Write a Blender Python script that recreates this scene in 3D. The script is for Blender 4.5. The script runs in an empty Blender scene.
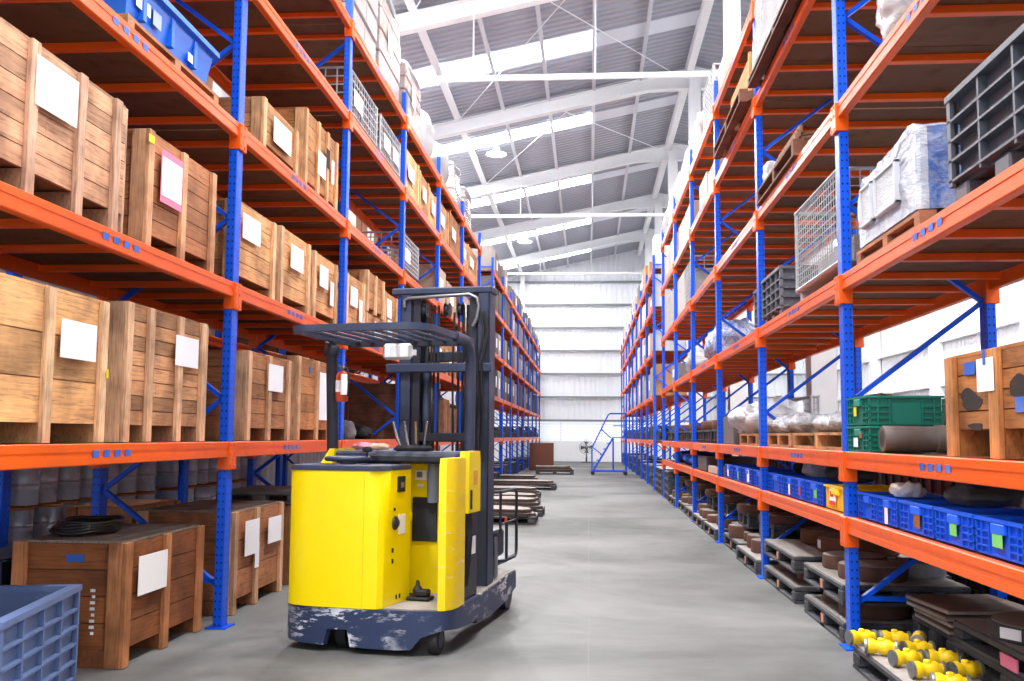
import bpy, bmesh, math, random
from mathutils import Vector, Matrix, noise
random.seed(7)
COL = bpy.context.scene.collection
PI = math.pi
def R(d): return math.radians(d)
def wood(r, g, b):
    m = (r + g + b) / 3
    return lin(min(252, (r * .84 + m * .16) * 1.06), min(252, (g * .84 + m * .16) * 1.06), min(252, (b * .84 + m * .16) * 1.07))
def lin(r, g, b):
    def f(c):
        c /= 255.0
        return c / 12.92 if c <= .04045 else ((c + .055) / 1.055) ** 2.4
    return (f(r), f(g), f(b), 1.0)

# ------------------------------------------------------------------ materials
MATS = {}
def base_mat(name):
    m = bpy.data.materials.new(name); m.use_nodes = True
    nt = m.node_tree; N = nt.nodes; L = nt.links
    b = N['Principled BSDF']
    MATS[name] = m
    return m, nt, N, L, b
def math_node(N, L, op, a, b=None, c=None):
    n = N.new('ShaderNodeMath'); n.operation = op
    for i, v in enumerate((a, b, c)):
        if v is None: continue
        if isinstance(v, (int, float)): n.inputs[i].default_value = v
        else: L.new(v, n.inputs[i])
    return n.outputs[0]
def mix(N, L, fac, a, b, mode='MIX'):
    n = N.new('ShaderNodeMix'); n.data_type = 'RGBA'; n.blend_type = mode
    for i, v in ((0, fac), (6, a), (7, b)):
        if isinstance(v, (int, float)): n.inputs[i].default_value = v
        elif isinstance(v, tuple): n.inputs[i].default_value = v
        else: L.new(v, n.inputs[i])
    return n.outputs[2]
def noise_node(N, L, vec, scale, detail=4, rough=.55, dist=0):
    n = N.new('ShaderNodeTexNoise'); n.inputs['Scale'].default_value = scale
    n.inputs['Detail'].default_value = detail; n.inputs['Roughness'].default_value = rough
    n.inputs['Distortion'].default_value = dist
    if vec is not None: L.new(vec, n.inputs['Vector'])
    return n.outputs['Fac']
def ramp(N, L, fac, stops):
    n = N.new('ShaderNodeValToRGB'); L.new(fac, n.inputs[0])
    el = n.color_ramp.elements
    while len(el) < len(stops): el.new(.5)
    for e, (p, c) in zip(el, stops): e.position = p; e.color = c
    return n.outputs[0]
def obj_vec(N, L, scale=(1, 1, 1)):
    t = N.new('ShaderNodeTexCoord'); mp = N.new('ShaderNodeMapping')
    mp.inputs['Scale'].default_value = scale
    oi = N.new('ShaderNodeObjectInfo')
    ad = N.new('ShaderNodeVectorMath'); ad.operation = 'ADD'
    cb = N.new('ShaderNodeCombineXYZ')
    r = math_node(N, L, 'MULTIPLY', oi.outputs['Random'], 37.0)
    L.new(r, cb.inputs[0]); L.new(r, cb.inputs[1])
    L.new(t.outputs['Object'], ad.inputs[0]); L.new(cb.outputs[0], ad.inputs[1])
    L.new(ad.outputs[0], mp.inputs['Vector'])
    return mp.outputs[0]
def tint_of(N):
    a = N.new('ShaderNodeAttribute'); a.attribute_name = 'tint'
    return a.outputs['Fac']
def bump(N, L, b, h, strength=.3, dist=.01):
    n = N.new('ShaderNodeBump'); n.inputs['Strength'].default_value = strength; n.inputs['Distance'].default_value = dist
    L.new(h, n.inputs['Height']); L.new(n.outputs[0], b.inputs['Normal'])

def wood_mat(name, scale):
    m, nt, N, L, b = base_mat(name)
    v = obj_vec(N, L, scale)
    g = noise_node(N, L, v, 3.0, 6, .65, .6)
    v2 = obj_vec(N, L, (1.6, 1.6, 1.6))
    s = noise_node(N, L, v2, 2.2, 3)
    oi = N.new('ShaderNodeObjectInfo')
    gcol = ramp(N, L, g, [(.26, (.34, .30, .27, 1)), (.48, (.92, .90, .88, 1)), (.75, (1.22, 1.18, 1.12, 1))])
    scol = ramp(N, L, s, [(.3, (.56, .52, .50, 1)), (.6, (1.1, 1.08, 1.06, 1))])
    c = mix(N, L, 1.0, oi.outputs['Color'], gcol, 'MULTIPLY')
    c = mix(N, L, 1.0, c, scol, 'MULTIPLY')
    tn = N.new('ShaderNodeCombineColor')
    t = tint_of(N)
    for i in range(3): L.new(t, tn.inputs[i])
    c = mix(N, L, 1.0, c, tn.outputs[0], 'MULTIPLY')
    L.new(c, b.inputs['Base Color']); b.inputs['Roughness'].default_value = .75
    bump(N, L, b, g, .25, .004)
    return m
wood_mat('wood_h', (1.6, 1.6, 26)); wood_mat('wood_v', (26, 26, 1.6)); wood_mat('wood_flat', (2, 26, 8))

def paint(name, col, rough=.4, dirt=.15, metallic=0.0, spec=.5, objcol=False, dirtcol=(.12, .11, .10, 1), bumpy=0.0, coat=0.0):
    m, nt, N, L, b = base_mat(name)
    v = obj_vec(N, L, (1, 1, 1))
    n1 = noise_node(N, L, v, 5.0, 6, .65)
    f = ramp(N, L, n1, [(.5, (0, 0, 0, 1)), (.78, (1, 1, 1, 1))])
    f = math_node(N, L, 'MULTIPLY', f, dirt)
    if objcol:
        oi = N.new('ShaderNodeObjectInfo'); src = oi.outputs['Color']
    else: src = col
    c = mix(N, L, f, src, dirtcol)
    t = tint_of(N); tn = N.new('ShaderNodeCombineColor')
    for i in range(3): L.new(t, tn.inputs[i])
    c = mix(N, L, 1.0, c, tn.outputs[0], 'MULTIPLY')
    L.new(c, b.inputs['Base Color'])
    b.inputs['Metallic'].default_value = metallic
    b.inputs['Specular IOR Level'].default_value = spec
    r = math_node(N, L, 'MULTIPLY_ADD', f, .5, rough); L.new(r, b.inputs['Roughness'])
    if coat: b.inputs['Coat Weight'].default_value = coat
    if bumpy: bump(N, L, b, noise_node(N, L, v, 30, 4), bumpy, .01)
    return m
ORANGE = lin(238, 94, 16); BLUE = lin(0, 82, 220)
paint('orange_paint', ORANGE, .34, .2, spec=.35, dirtcol=lin(150, 70, 40))
paint('blue_plain', BLUE, .38, .12, spec=.3)
paint('plastic', None, .45, .12, objcol=True)
paint('plastic_dusty', None, .6, .45, objcol=True, dirtcol=lin(150, 145, 140))
paint('cloth', None, .9, .1, objcol=True, bumpy=.3)
paint('white_paint', lin(236, 238, 240), .45, .06)
paint('steel', lin(150, 152, 156), .35, .3, metallic=.8)
paint('galvanised', lin(175, 178, 182), .45, .25, metallic=.35)
paint('black_rubber', lin(28, 28, 32), .7, .2)
paint('navy_paint', lin(52, 62, 88), .45, .3, dirtcol=lin(110, 112, 118))
paint('hose_black', lin(22, 22, 26), .28, .1)
paint('dark_metal', lin(38, 42, 54), .45, .25, dirtcol=lin(95, 95, 98))
paint('chrome', lin(205, 205, 205), .12, .1, metallic=1.0)
paint('paper', lin(246, 247, 252), .8, .02)
paint('paper_pink', lin(238, 130, 160), .8, .05)
paint('carton', None, .8, .2, objcol=True)
paint('dark_board', lin(108, 70, 46), .75, .5, dirtcol=lin(62, 40, 28))
paint('rust', None, .7, .5, objcol=True, dirtcol=lin(88, 50, 34), metallic=.2)
paint('dusty_top', lin(150, 144, 139), .75, .45, dirtcol=lin(104, 92, 84))

def perforated_blue():
    m, nt, N, L, b = base_mat('post_blue')
    t = N.new('ShaderNodeTexCoord'); sp = N.new('ShaderNodeSeparateXYZ'); L.new(t.outputs['Object'], sp.inputs[0])
    sn = N.new('ShaderNodeSeparateXYZ'); L.new(t.outputs['Normal'], sn.inputs[0])
    side = math_node(N, L, 'GREATER_THAN', math_node(N, L, 'ABSOLUTE', sn.outputs[1]), .5)   # face across the aisle
    u1 = math_node(N, L, 'SUBTRACT', math_node(N, L, 'ABSOLUTE', sp.outputs[1]), .034)
    u2 = math_node(N, L, 'SUBTRACT', math_node(N, L, 'ABSOLUTE', sp.outputs[0]), .016)
    u = math_node(N, L, 'ADD', math_node(N, L, 'MULTIPLY', u1, math_node(N, L, 'SUBTRACT', 1.0, side)), math_node(N, L, 'MULTIPLY', u2, side))
    fz = math_node(N, L, 'SUBTRACT', math_node(N, L, 'FRACT', math_node(N, L, 'DIVIDE', sp.outputs[2], .055)), .5)
    fz = math_node(N, L, 'MULTIPLY', fz, .055 * .75)
    d = math_node(N, L, 'SQRT', math_node(N, L, 'ADD', math_node(N, L, 'POWER', u, 2.0), math_node(N, L, 'POWER', fz, 2.0)))
    hole = math_node(N, L, 'LESS_THAN', d, .0058)
    sc = noise_node(N, L, obj_vec(N, L, (1, 1, .6)), 9, 5, .7)
    chip = math_node(N, L, 'GREATER_THAN', sc, .72)
    c = mix(N, L, math_node(N, L, 'MULTIPLY', chip, .35), BLUE, lin(120, 150, 200))
    c = mix(N, L, hole, c, lin(10, 16, 40))
    L.new(c, b.inputs['Base Color']); b.inputs['Roughness'].default_value = .36; b.inputs['Specular IOR Level'].default_value = .35
perforated_blue()

def scuffed(name, col, chipcol, thr, streak, rough=.4, grime=None, fade=None):
    m, nt, N, L, b = base_mat(name)
    v = obj_vec(N, L, streak)
    n1 = noise_node(N, L, v, 4.0, 8, .72, .2)
    chip = ramp(N, L, n1, [(thr, (0, 0, 0, 1)), (thr + .03, (1, 1, 1, 1))])
    n2 = noise_node(N, L, obj_vec(N, L, (1.3, 1.3, 1.3)), 2.0, 4)
    gate = ramp(N, L, n2, [(.45, (0, 0, 0, 1)), (.6, (1, 1, 1, 1))])
    f = math_node(N, L, 'MULTIPLY', chip, gate)
    c0 = mix(N, L, math_node(N, L, 'MULTIPLY', n2, .5), col, grime or col)
    c = mix(N, L, f, c0, chipcol)
    L.new(c, b.inputs['Base Color']); b.inputs['Roughness'].default_value = rough
    return m
scuffed('yellow_paint', lin(255, 230, 0), lin(190, 120, 70), .70, (1, 1, 7), .32, lin(255, 222, 0))
scuffed('yellow_scuffed', lin(255, 222, 0), lin(225, 205, 200), .60, (1, 1, 9), .38, lin(252, 205, 0))
scuffed('skirt_paint', lin(48, 62, 98), lin(215, 218, 225), .525, (1, 1, 3.2), .45, lin(40, 46, 66))

def concrete():
    m, nt, N, L, b = base_mat('concrete')
    t = N.new('ShaderNodeTexCoord')
    n1 = noise_node(N, L, t.outputs['Object'], .35, 7, .62, .4)
    n2 = noise_node(N, L, t.outputs['Object'], 3.2, 6, .7)
    n3 = noise_node(N, L, t.outputs['Object'], 60, 3, .6)
    c = ramp(N, L, n1, [(.36, lin(78, 79, 79)), (.5, lin(106, 107, 107)), (.62, lin(124, 125, 125))])
    c2 = ramp(N, L, n2, [(.3, (.80, .80, .80, 1)), (.6, (1, 1, 1, 1))])
    c = mix(N, L, .8, c, c2, 'MULTIPLY')
    c3 = ramp(N, L, n3, [(.3, (.93, .93, .93, 1)), (.6, (1, 1, 1, 1))])
    c = mix(N, L, .6, c, c3, 'MULTIPLY')
    br = N.new('ShaderNodeTexBrick'); br.offset = 0; L.new(t.outputs['Object'], br.inputs['Vector'])
    br.inputs['Scale'].default_value = 1; br.inputs['Brick Width'].default_value = 6.0; br.inputs['Row Height'].default_value = 6.0
    br.inputs['Mortar Size'].default_value = .006; br.inputs['Mortar Smooth'].default_value = .2
    c = mix(N, L, math_node(N, L, 'MULTIPLY', br.outputs['Fac'], .35), c, lin(120, 118, 115))
    L.new(c, b.inputs['Base Color'])
    r = math_node(N, L, 'MULTIPLY_ADD', n2, .35, .42); L.new(r, b.inputs['Roughness']); b.inputs['Specular IOR Level'].default_value = .3
    bump(N, L, b, n3, .05, .003)
concrete()
def sheet_metal(name, col):
    m, nt, N, L, b = base_mat(name)
    n1 = noise_node(N, L, obj_vec(N, L, (.4, .4, .4)), 3, 4)
    c = mix(N, L, math_node(N, L, 'MULTIPLY', n1, .3), col, tuple(x * .75 for x in col[:3]) + (1,))
    L.new(c, b.inputs['Base Color']); b.inputs['Roughness'].default_value = .45; b.inputs['Metallic'].default_value = .0
sheet_metal('roof_sheet', lin(174, 178, 190)); sheet_metal('wall_sheet', lin(232, 235, 240))
def emit(name, col, s):
    m, nt, N, L, b = base_mat(name)
    b.inputs['Base Color'].default_value = col
    b.inputs['Emission Color'].default_value = col; b.inputs['Emission Strength'].default_value = s
def film(name, col):
    m, nt, N, L, b = base_mat(name)
    v = obj_vec(N, L, (1, 1, 1))
    oi = N.new('ShaderNodeObjectInfo')
    n = noise_node(N, L, v, 6, 8, .7, 1.5)
    n2 = noise_node(N, L, obj_vec(N, L, (1, 1, 5)), 5, 6, .7, 2.5)
    c = mix(N, L, ramp(N, L, n, [(.4, (0, 0, 0, 1)), (.62, (1, 1, 1, 1))]), oi.outputs['Color'], col)
    L.new(c, b.inputs['Base Color']); b.inputs['Roughness'].default_value = .2
    b.inputs['Specular IOR Level'].default_value = .8
    bump(N, L, b, n2, .9, .03)
film('film_dull', lin(158, 158, 163))
film('stretch_film', lin(206, 209, 216))

# ------------------------------------------------------------------ mesh building
class MB:
    def __init__(s): s.v = []; s.f = []; s.t = []
    def _add(s, vs, fs, t):
        o = len(s.v); s.v += [tuple(p) for p in vs]; s.t += [t] * len(vs)
        s.f += [tuple(i + o for i in f) for f in fs]
        return s
    def box(s, x0, y0, z0, x1, y1, z1, t=1.0, c=0.0):
        if x1 < x0: x0, x1 = x1, x0
        if y1 < y0: y0, y1 = y1, y0
        if z1 < z0: z0, z1 = z1, z0
        if c <= 0 or min(x1 - x0, y1 - y0, z1 - z0) < 2.2 * c:
            vs = [(x, y, z) for z in (z0, z1) for x, y in ((x0, y0), (x1, y0), (x1, y1), (x0, y1))]
            return s._add(vs, [(3, 2, 1, 0), (4, 5, 6, 7), (0, 1, 5, 4), (1, 2, 6, 5), (2, 3, 7, 6), (3, 0, 4, 7)], t)
        vs = []; ix = {}
        X, Y, Z = (x0, x1), (y0, y1), (z0, z1)
        for i in (0, 1):
            for j in (0, 1):
                for k in (0, 1):
                    di, dj, dk = (c if i == 0 else -c), (c if j == 0 else -c), (c if k == 0 else -c)
                    for a, p in ((0, (X[i], Y[j] + dj, Z[k] + dk)), (1, (X[i] + di, Y[j], Z[k] + dk)), (2, (X[i] + di, Y[j] + dj, Z[k]))):
                        ix[i, j, k, a] = len(vs); vs.append(p)
        fs = []
        cx, cy, cz = (x0 + x1) / 2, (y0 + y1) / 2, (z0 + z1) / 2
        def quad(q):
            P = [Vector(vs[a]) for a in q]
            n = (P[1] - P[0]).cross(P[2] - P[0]); m = sum(P, Vector()) / len(P) - Vector((cx, cy, cz))
            fs.append(tuple(q) if n.dot(m) > 0 else tuple(reversed(q)))
        for a in (0, 1):
            quad([ix[a, 0, 0, 0], ix[a, 1, 0, 0], ix[a, 1, 1, 0], ix[a, 0, 1, 0]])
            quad([ix[0, a, 0, 1], ix[1, a, 0, 1], ix[1, a, 1, 1], ix[0, a, 1, 1]])
            quad([ix[0, 0, a, 2], ix[1, 0, a, 2], ix[1, 1, a, 2], ix[0, 1, a, 2]])
            for d in (0, 1):
                quad([ix[a, d, 0, 0], ix[a, d, 1, 0], ix[a, d, 1, 1], ix[a, d, 0, 1]])
                quad([ix[a, 0, d, 0], ix[a, 1, d, 0], ix[a, 1, d, 2], ix[a, 0, d, 2]])
                quad([ix[0, a, d, 1], ix[1, a, d, 1], ix[1, a, d, 2], ix[0, a, d, 2]])
                for e in (0, 1): quad([ix[a, d, e, 0], ix[a, d, e, 1], ix[a, d, e, 2]])
        return s._add(vs, fs, t)
    def bar(s, p, q, w, h=None, t=1.0, up=(0, 0, 1)):
        h = h or w; p = Vector(p); q = Vector(q); d = (q - p).normalized(); up = Vector(up)
        if abs(d.dot(up)) > .98: up = Vector((1, 0, 0))
        a = d.cross(up).normalized(); b = a.cross(d)
        vs = [e + a * i * w / 2 + b * j * h / 2 for e in (p, q) for i, j in ((-1, -1), (1, -1), (1, 1), (-1, 1))]
        return s._add(vs, [(0, 1, 2, 3), (7, 6, 5, 4), (4, 5, 1, 0), (5, 6, 2, 1), (6, 7, 3, 2), (7, 4, 0, 3)], t)
    def tube(s, pts, r, n=8, t=1.0, closed=False):
        pts = [Vector(p) for p in pts]; rings = []; m = len(pts); prev = None
        for i, p in enumerate(pts):
            if closed: d = pts[(i + 1) % m] - pts[i - 1]
            else: d = pts[min(i + 1, m - 1)] - pts[max(i - 1, 0)]
            d.normalize()
            if prev is None:
                up = Vector((0, 0, 1)) if abs(d.z) < .9 else Vector((1, 0, 0))
                a = d.cross(up).normalized()
            else: a = (prev - d * prev.dot(d)).normalized()
            prev = a; b = d.cross(a)
            rr = r[i] if isinstance(r, (list, tuple)) else r
            rings.append([p + (a * math.cos(2 * PI * k / n) + b * math.sin(2 * PI * k / n)) * rr for k in range(n)])
        vs = [v for g in rings for v in g]; fs = []
        for i in range(m if closed else m - 1):
            j = (i + 1) % m
            for k in range(n): fs.append((i * n + k, i * n + (k + 1) % n, j * n + (k + 1) % n, j * n + k))
        if not closed:
            fs.append(tuple(reversed(range(n)))); fs.append(tuple((m - 1) * n + k for k in range(n)))
        return s._add(vs, fs, t)
    def lathe(s, prof, n=20, c=(0, 0, 0), axis='z', t=1.0):
        vs = []; fs = []; m = len(prof)
        for (r, h) in prof:
            for k in range(n):
                a = 2 * PI * k / n; x, y = r * math.cos(a), r * math.sin(a)
                p = {'z': (x, y, h), 'x': (h, x, y), 'y': (y, h, x)}[axis]
                vs.append((p[0] + c[0], p[1] + c[1], p[2] + c[2]))
        for i in range(m - 1):
            for k in range(n): fs.append((i * n + k, i * n + (k + 1) % n, (i + 1) * n + (k + 1) % n, (i + 1) * n + k))
        fs.append(tuple(reversed(range(n)))); fs.append(tuple((m - 1) * n + k for k in range(n)))
        return s._add(vs, fs, t)
    def loft(s, polys, t=1.0):      # closed rings of equal length, each a list of 3-D points
        n = len(polys[0]); vs = [p for g in polys for p in g]; fs = []
        for i in range(len(polys) - 1):
            for k in range(n): fs.append((i * n + k, i * n + (k + 1) % n, (i + 1) * n + (k + 1) % n, (i + 1) * n + k))
        fs.append(tuple(reversed(range(n)))); fs.append(tuple((len(polys) - 1) * n + k for k in range(n)))
        return s._add(vs, fs, t)
    def prism(s, poly, z0, z1, t=1.0):
        return s.loft([[(x, y, z0) for x, y in poly], [(x, y, z1) for x, y in poly]], t)
    def xform(s, M):
        s.v = [tuple(M @ Vector(p)) for p in s.v]; return s
    def mesh(s, name, mat, smooth=False, bevel=0.0):
        me = bpy.data.meshes.new(name); me.from_pydata(s.v, [], s.f); me.update()
        at = me.attributes.new('tint', 'FLOAT', 'POINT'); at.data.foreach_set('value', s.t)
        bm = bmesh.new(); bm.from_mesh(me)
        bmesh.ops.recalc_face_normals(bm, faces=bm.faces)
        if bevel:
            bmesh.ops.bevel(bm, geom=[e for e in bm.edges if e.is_manifold and e.calc_face_angle(0) > .6], offset=bevel, segments=2, affect='EDGES', profile=.6)
        bm.to_mesh(me); bm.free()
        if smooth: me.shade_smooth() if smooth is True else me.set_sharp_from_angle(angle=R(smooth))
        if smooth and smooth is not True:
            me.polygons.foreach_set('use_smooth', [True] * len(me.polygons))
        me.materials.append(MATS[mat])
        return me
    def build(s, name, mat, parent=None, color=None, smooth=False, bevel=0.0):
        o = bpy.data.objects.new(name, s.mesh(name, mat, smooth, bevel)); COL.objects.link(o)
        if parent: o.parent = parent
        if color: o.color = color
        return o
KIDS = {}
def put(name, me, parent, loc=(0, 0, 0), rot=(0, 0, 0), color=None):
    o = bpy.data.objects.new(name, me); COL.objects.link(o); o.parent = parent; o.location = loc; o.rotation_euler = rot
    if color: o.color = color
    return o
def tag(o, label, cat, group=None):
    o['label'] = label; o['category'] = cat
    if group: o['group'] = group
    return o
def thing(name, label, cat, loc=(0, 0, 0), rz=0.0, group=None):
    o = bpy.data.objects.new(name, None); COL.objects.link(o); o.empty_display_size = .2
    o.location = loc; o.rotation_euler = (0, 0, rz)
    return tag(o, label, cat, group)
def struct(name, mb, mat, **k):
    o = mb.build(name, mat, **k); o['kind'] = 'structure'; return o
def kids_map():
    m = {}
    for o in bpy.data.objects:
        if o.parent: m.setdefault(o.parent, []).append(o)
    return m
def clone(src, loc, rz, label=None, group=None, color=None, kids=None):
    kids = kids if kids is not None else kids_map()
    def rec(o, par):
        c = o.copy(); COL.objects.link(c)
        if par is not None: c.parent = par
        if color and o.type == 'MESH' and o.get('keepcol') is None: c.color = color
        for k in kids.get(o, []): rec(k, c)
        return c
    r = rec(src, None); r.location = loc; r.rotation_euler = (0, 0, rz)
    if label: r['label'] = label
    if group: r['group'] = group
    return r

# ------------------------------------------------------------------ the place: aisle along +Y, camera at its near end
XL, XR, BAY, YL, YR = -2.674, 1.775, 3.374, 7.254, 7.03
DEEP = .95
LVL1 = 1.342
LV = [.875, 1.312, 2.526, 3.743, 4.957, 6.006]     # deck tops
def side_place(side, y0, y1, z, x=None):
    """a thing with its face to the aisle between y0 and y1: (location, rotation, length)"""
    f0 = YL if side == 'L' else YR
    if x is None or abs(x) < (3.6 if side == 'L' else 2.7) or x < -4.2:
        for k in range(-2, 16):          # keep goods clear of the upright frames
            fy = f0 + k * BAY
            if y0 < fy + .075 and y1 > fy - .075:
                if fy - y0 > y1 - fy: y1 = fy - .08
                else: y0 = fy + .08
    if side == 'L': return ((x if x is not None else -2.70), y0, z), PI / 2, y1 - y0
    return ((x if x is not None else 1.80), y1, z), -PI / 2, y1 - y0
WORLD_S = 0.85; EXPO = 0.68; ROOF_S = 15.0; LAMP_W = 600; LAMP_A = 400
# ------------------------------------------------------------------ the setting
Y0, Y1, XW, XE, RIDGE = -6.0, 56.5, -6.2, 12.2, 3.0
SL = .21
def roof_z(x): return 12.05 - SL * abs(x - RIDGE)
struct('floor', MB().box(XW - .2, -14, -.2, XE + .2, Y1 + .2, 0), 'concrete')
def corrugated(a0, a1, per, dep):
    pts = []; a = a0
    while a < a1:
        pts += [(a, 0), (a + per * .3, 0), (a + per * .42, dep), (a + per * .88, dep)]; a += per
    return pts + [(a1, 0)]
mb = MB()
for xa, xb in ((XW, RIDGE), (RIDGE, XE)):
    pr = corrugated(Y0, Y1, .28, .045); vs = []; fs = []
    for y, d in pr: vs += [(xa, y, roof_z(xa) + d), (xb, y, roof_z(xb) + d)]
    for i in range(len(pr) - 1): fs.append((2 * i, 2 * i + 1, 2 * i + 3, 2 * i + 2))
    mb._add(vs, fs, 1.0)
struct('ceiling', mb, 'roof_sheet')
# far wall: block base, louvre band, ribbed sheet and girts
struct('wall_far', MB().box(XW, Y1, 0, XE, Y1 + .2, 1.15), 'white_paint')
mb = MB(); pr = corrugated(XW, XE, .3, .05); vs = []; fs = []
for x, d in pr: vs += [(x, Y1 + .1 - d, 2.2), (x, Y1 + .1 - d, min(roof_z(x), 12.2))]
for i in range(len(pr) - 1): fs.append((2 * i, 2 * i + 1, 2 * i + 3, 2 * i + 2))
struct('wall_far', mb._add(vs, fs, 1.0), 'wall_sheet')
emit('daylight_panel', (.93, .97, 1, 1), .42)
struct('window_1', MB().box(XW, Y1 + .12, 1.15, XE, Y1 + .14, 2.2), 'daylight_panel')
mb = MB()
for k in range(6):
    mb.bar((XW, Y1 + .05, 1.24 + k * .17), (XE, Y1 + .05, 1.24 + k * .17), .1, .075)
for k in range(9): mb.box(XW + k * 2.3, Y1 - .02, 1.15, XW + k * 2.3 + .08, Y1 + .1, 2.2)
struct('window_1_frame', mb, 'white_paint')
paint('girt_paint', lin(130, 132, 138), .5, .1)
for k in range(7):
    z = 2.24 + k * 1.31
    struct('trim_%d' % (k + 1), MB().box(XW, Y1 - .14, z, XE, Y1 - .02, z + .1), 'girt_paint')
for i, x in enumerate((-3.75, 7.2)):
    struct('column', MB().box(x - .12, Y1 - .35, 0, x + .12, Y1 - .15, roof_z(x) - .2), 'white_paint')
# side walls
for nm, x, s in (('wall_left', XW, 1), ('wall_right', XE, -1)):
    mb = MB(); pr = corrugated(Y0, Y1, .3, .05); vs = []; fs = []
    for y, d in pr: vs += [(x + s * d * .5, y, 0.0), (x + s * d * .5, y, roof_z(x))]
    for i in range(len(pr) - 1): fs.append((2 * i, 2 * i + 1, 2 * i + 3, 2 * i + 2))
    struct(nm, mb._add(vs, fs, 1.0), 'wall_sheet')
n = 20
RAFT = [5.8, 13.2, 20.6, 28.0, 35.4, 42.8, 50.2]
for z in (1.6, 3.2, 4.7, 6.2, 7.8):
    struct('trim_%d' % n, MB().box(XE - .22, Y0, z, XE - .05, Y1, z + .22), 'white_paint'); n += 1
for y in RAFT:
    struct('column', MB().box(XE - .45, y - .15, 0, XE - .05, y + .15, roof_z(XE) - .3), 'white_paint')
# columns under the ridge, rafters, purlins, ties
for y in RAFT:
    mb = MB()
    mb.box(RIDGE - .16, y - .17, 0, RIDGE + .16, y - .14, roof_z(RIDGE) - .5)
    mb.box(RIDGE - .16, y + .14, 0, RIDGE + .16, y + .17, roof_z(RIDGE) - .5)
    mb.box(RIDGE - .02, y - .14, 0, RIDGE + .02, y + .14, roof_z(RIDGE) - .5)
    struct('column', mb, 'white_paint')
    for xa, xb in ((RIDGE, XW), (RIDGE, XE)):
        s = 1 if xb > xa else -1; mb = MB()
        for (w, za, zb) in ((.13, -.16, -.19), (.02, -.19, -.52), (.13, -.52, -.55)):
            vs = []
            for x, ex in ((xa, 0), (xa + s * 1.3, 0), (xb, 0)):
                lo = zb - (.22 if x == xa and zb < -.3 else 0); hi = za - (.22 if x == xa and za < -.3 else 0)
                vs += [(x, y - w, roof_z(x) + hi), (x, y + w, roof_z(x) + hi), (x, y + w, roof_z(x) + lo), (x, y - w, roof_z(x) + lo)]
            fs = [(0, 1, 2, 3), (11, 10, 9, 8)]
            for i in (0, 4):
                for k in range(4): fs.append((i + k, i + (k + 1) % 4, i + 4 + (k + 1) % 4, i + 4 + k))
            mb._add(vs, fs, 1.0)
        struct('trim_%d' % n, mb, 'white_paint'); n += 1
paint('purlin_paint', lin(205, 208, 214), .5, .08)
for x in (-5.3, -3.75, -2.45, -1.15, .14, 1.46, 4.3, 5.6, 6.9, 8.2, 9.5, 10.8):
    z = roof_z(x); w = .05 if x != -3.75 else .1
    mb = MB().box(x - w * .35, Y0, z - .17, x + w * .35, Y1, z - .02)
    mb.box(x - w, Y0, z - .19, x + w, Y1, z - .17)
    struct('trim_%d' % n, mb, 'purlin_paint' if x != -3.75 else 'white_paint'); n += 1
mb = MB().box(RIDGE - .26, Y0, roof_z(RIDGE) - .42, RIDGE - .06, Y1, roof_z(RIDGE) - .12)
struct('trim_%d' % n, mb, 'white_paint'); n += 1
for y in (6.0, 20.6, 35.4, 50.2):
    z = 8.95 + max(0, y - 20.6) * .022
    struct('trim_%d' % n, MB().tube([(XW + .1, y - .1, z), (RIDGE - .1, y - .1, z)], .065, 10), 'white_paint'); n += 1
    for x in (-2.45, .14):
        struct('trim_%d' % n, MB().tube([(x, y - .1, z), (x, y - .1, roof_z(x) - .2)], .012, 6), 'white_paint'); n += 1
for y in (20.6, 28.0, 35.4):
    for (xa, ya), (xb, yb) in (((2.6, y + .2), (-1.15, y - 7.2)), ((-3.75, y - .2), (-.2, y - 7.2))):
        struct('trim_%d' % n, MB().tube([(xa, ya, roof_z(xa) - .24), (xb, yb, roof_z(xb) - .24)], .014, 6), 'white_paint'); n += 1
# rooflights: translucent sheets between the rafters
emit('rooflight', (1, 1, 1, 1), ROOF_S); emit('rooflight_dim', (.6, .63, .7, 1), .10)
k = 2
for i, y in enumerate([-1.6, 9.3, 16.8, 24.7, 30.9, 38.4, 46.1, 53.3]):
    for xa, xb in ((XW + .3, .14), (5.6, XE - .3)):  # second span is out of view, added to light the next aisle
        mb = MB(); w = .48
        vs = [(x, y + d, roof_z(x) - .012 - e) for e in (0, .01) for x, d in ((xa, -w), (xb, -w), (xb, w), (xa, w))]
        mb._add(vs, [(0, 1, 2, 3), (7, 6, 5, 4), (0, 4, 5, 1), (1, 5, 6, 2), (2, 6, 7, 3), (3, 7, 4, 0)], 1.0)
        struct('window_%d' % k, mb, 'rooflight'); k += 1
    mb = MB(); w = .44; xa, xb = .2, 2.9
    vs = [(x, y + d, roof_z(x) - .012 - e) for e in (0, .01) for x, d in ((xa, -w), (xb, -w), (xb, w), (xa, w))]
    mb._add(vs, [(0, 1, 2, 3), (7, 6, 5, 4), (0, 4, 5, 1), (1, 5, 6, 2), (2, 6, 7, 3), (3, 7, 4, 0)], 1.0)
    struct('window_%d' % k, mb, 'rooflight_dim'); k += 1
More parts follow.
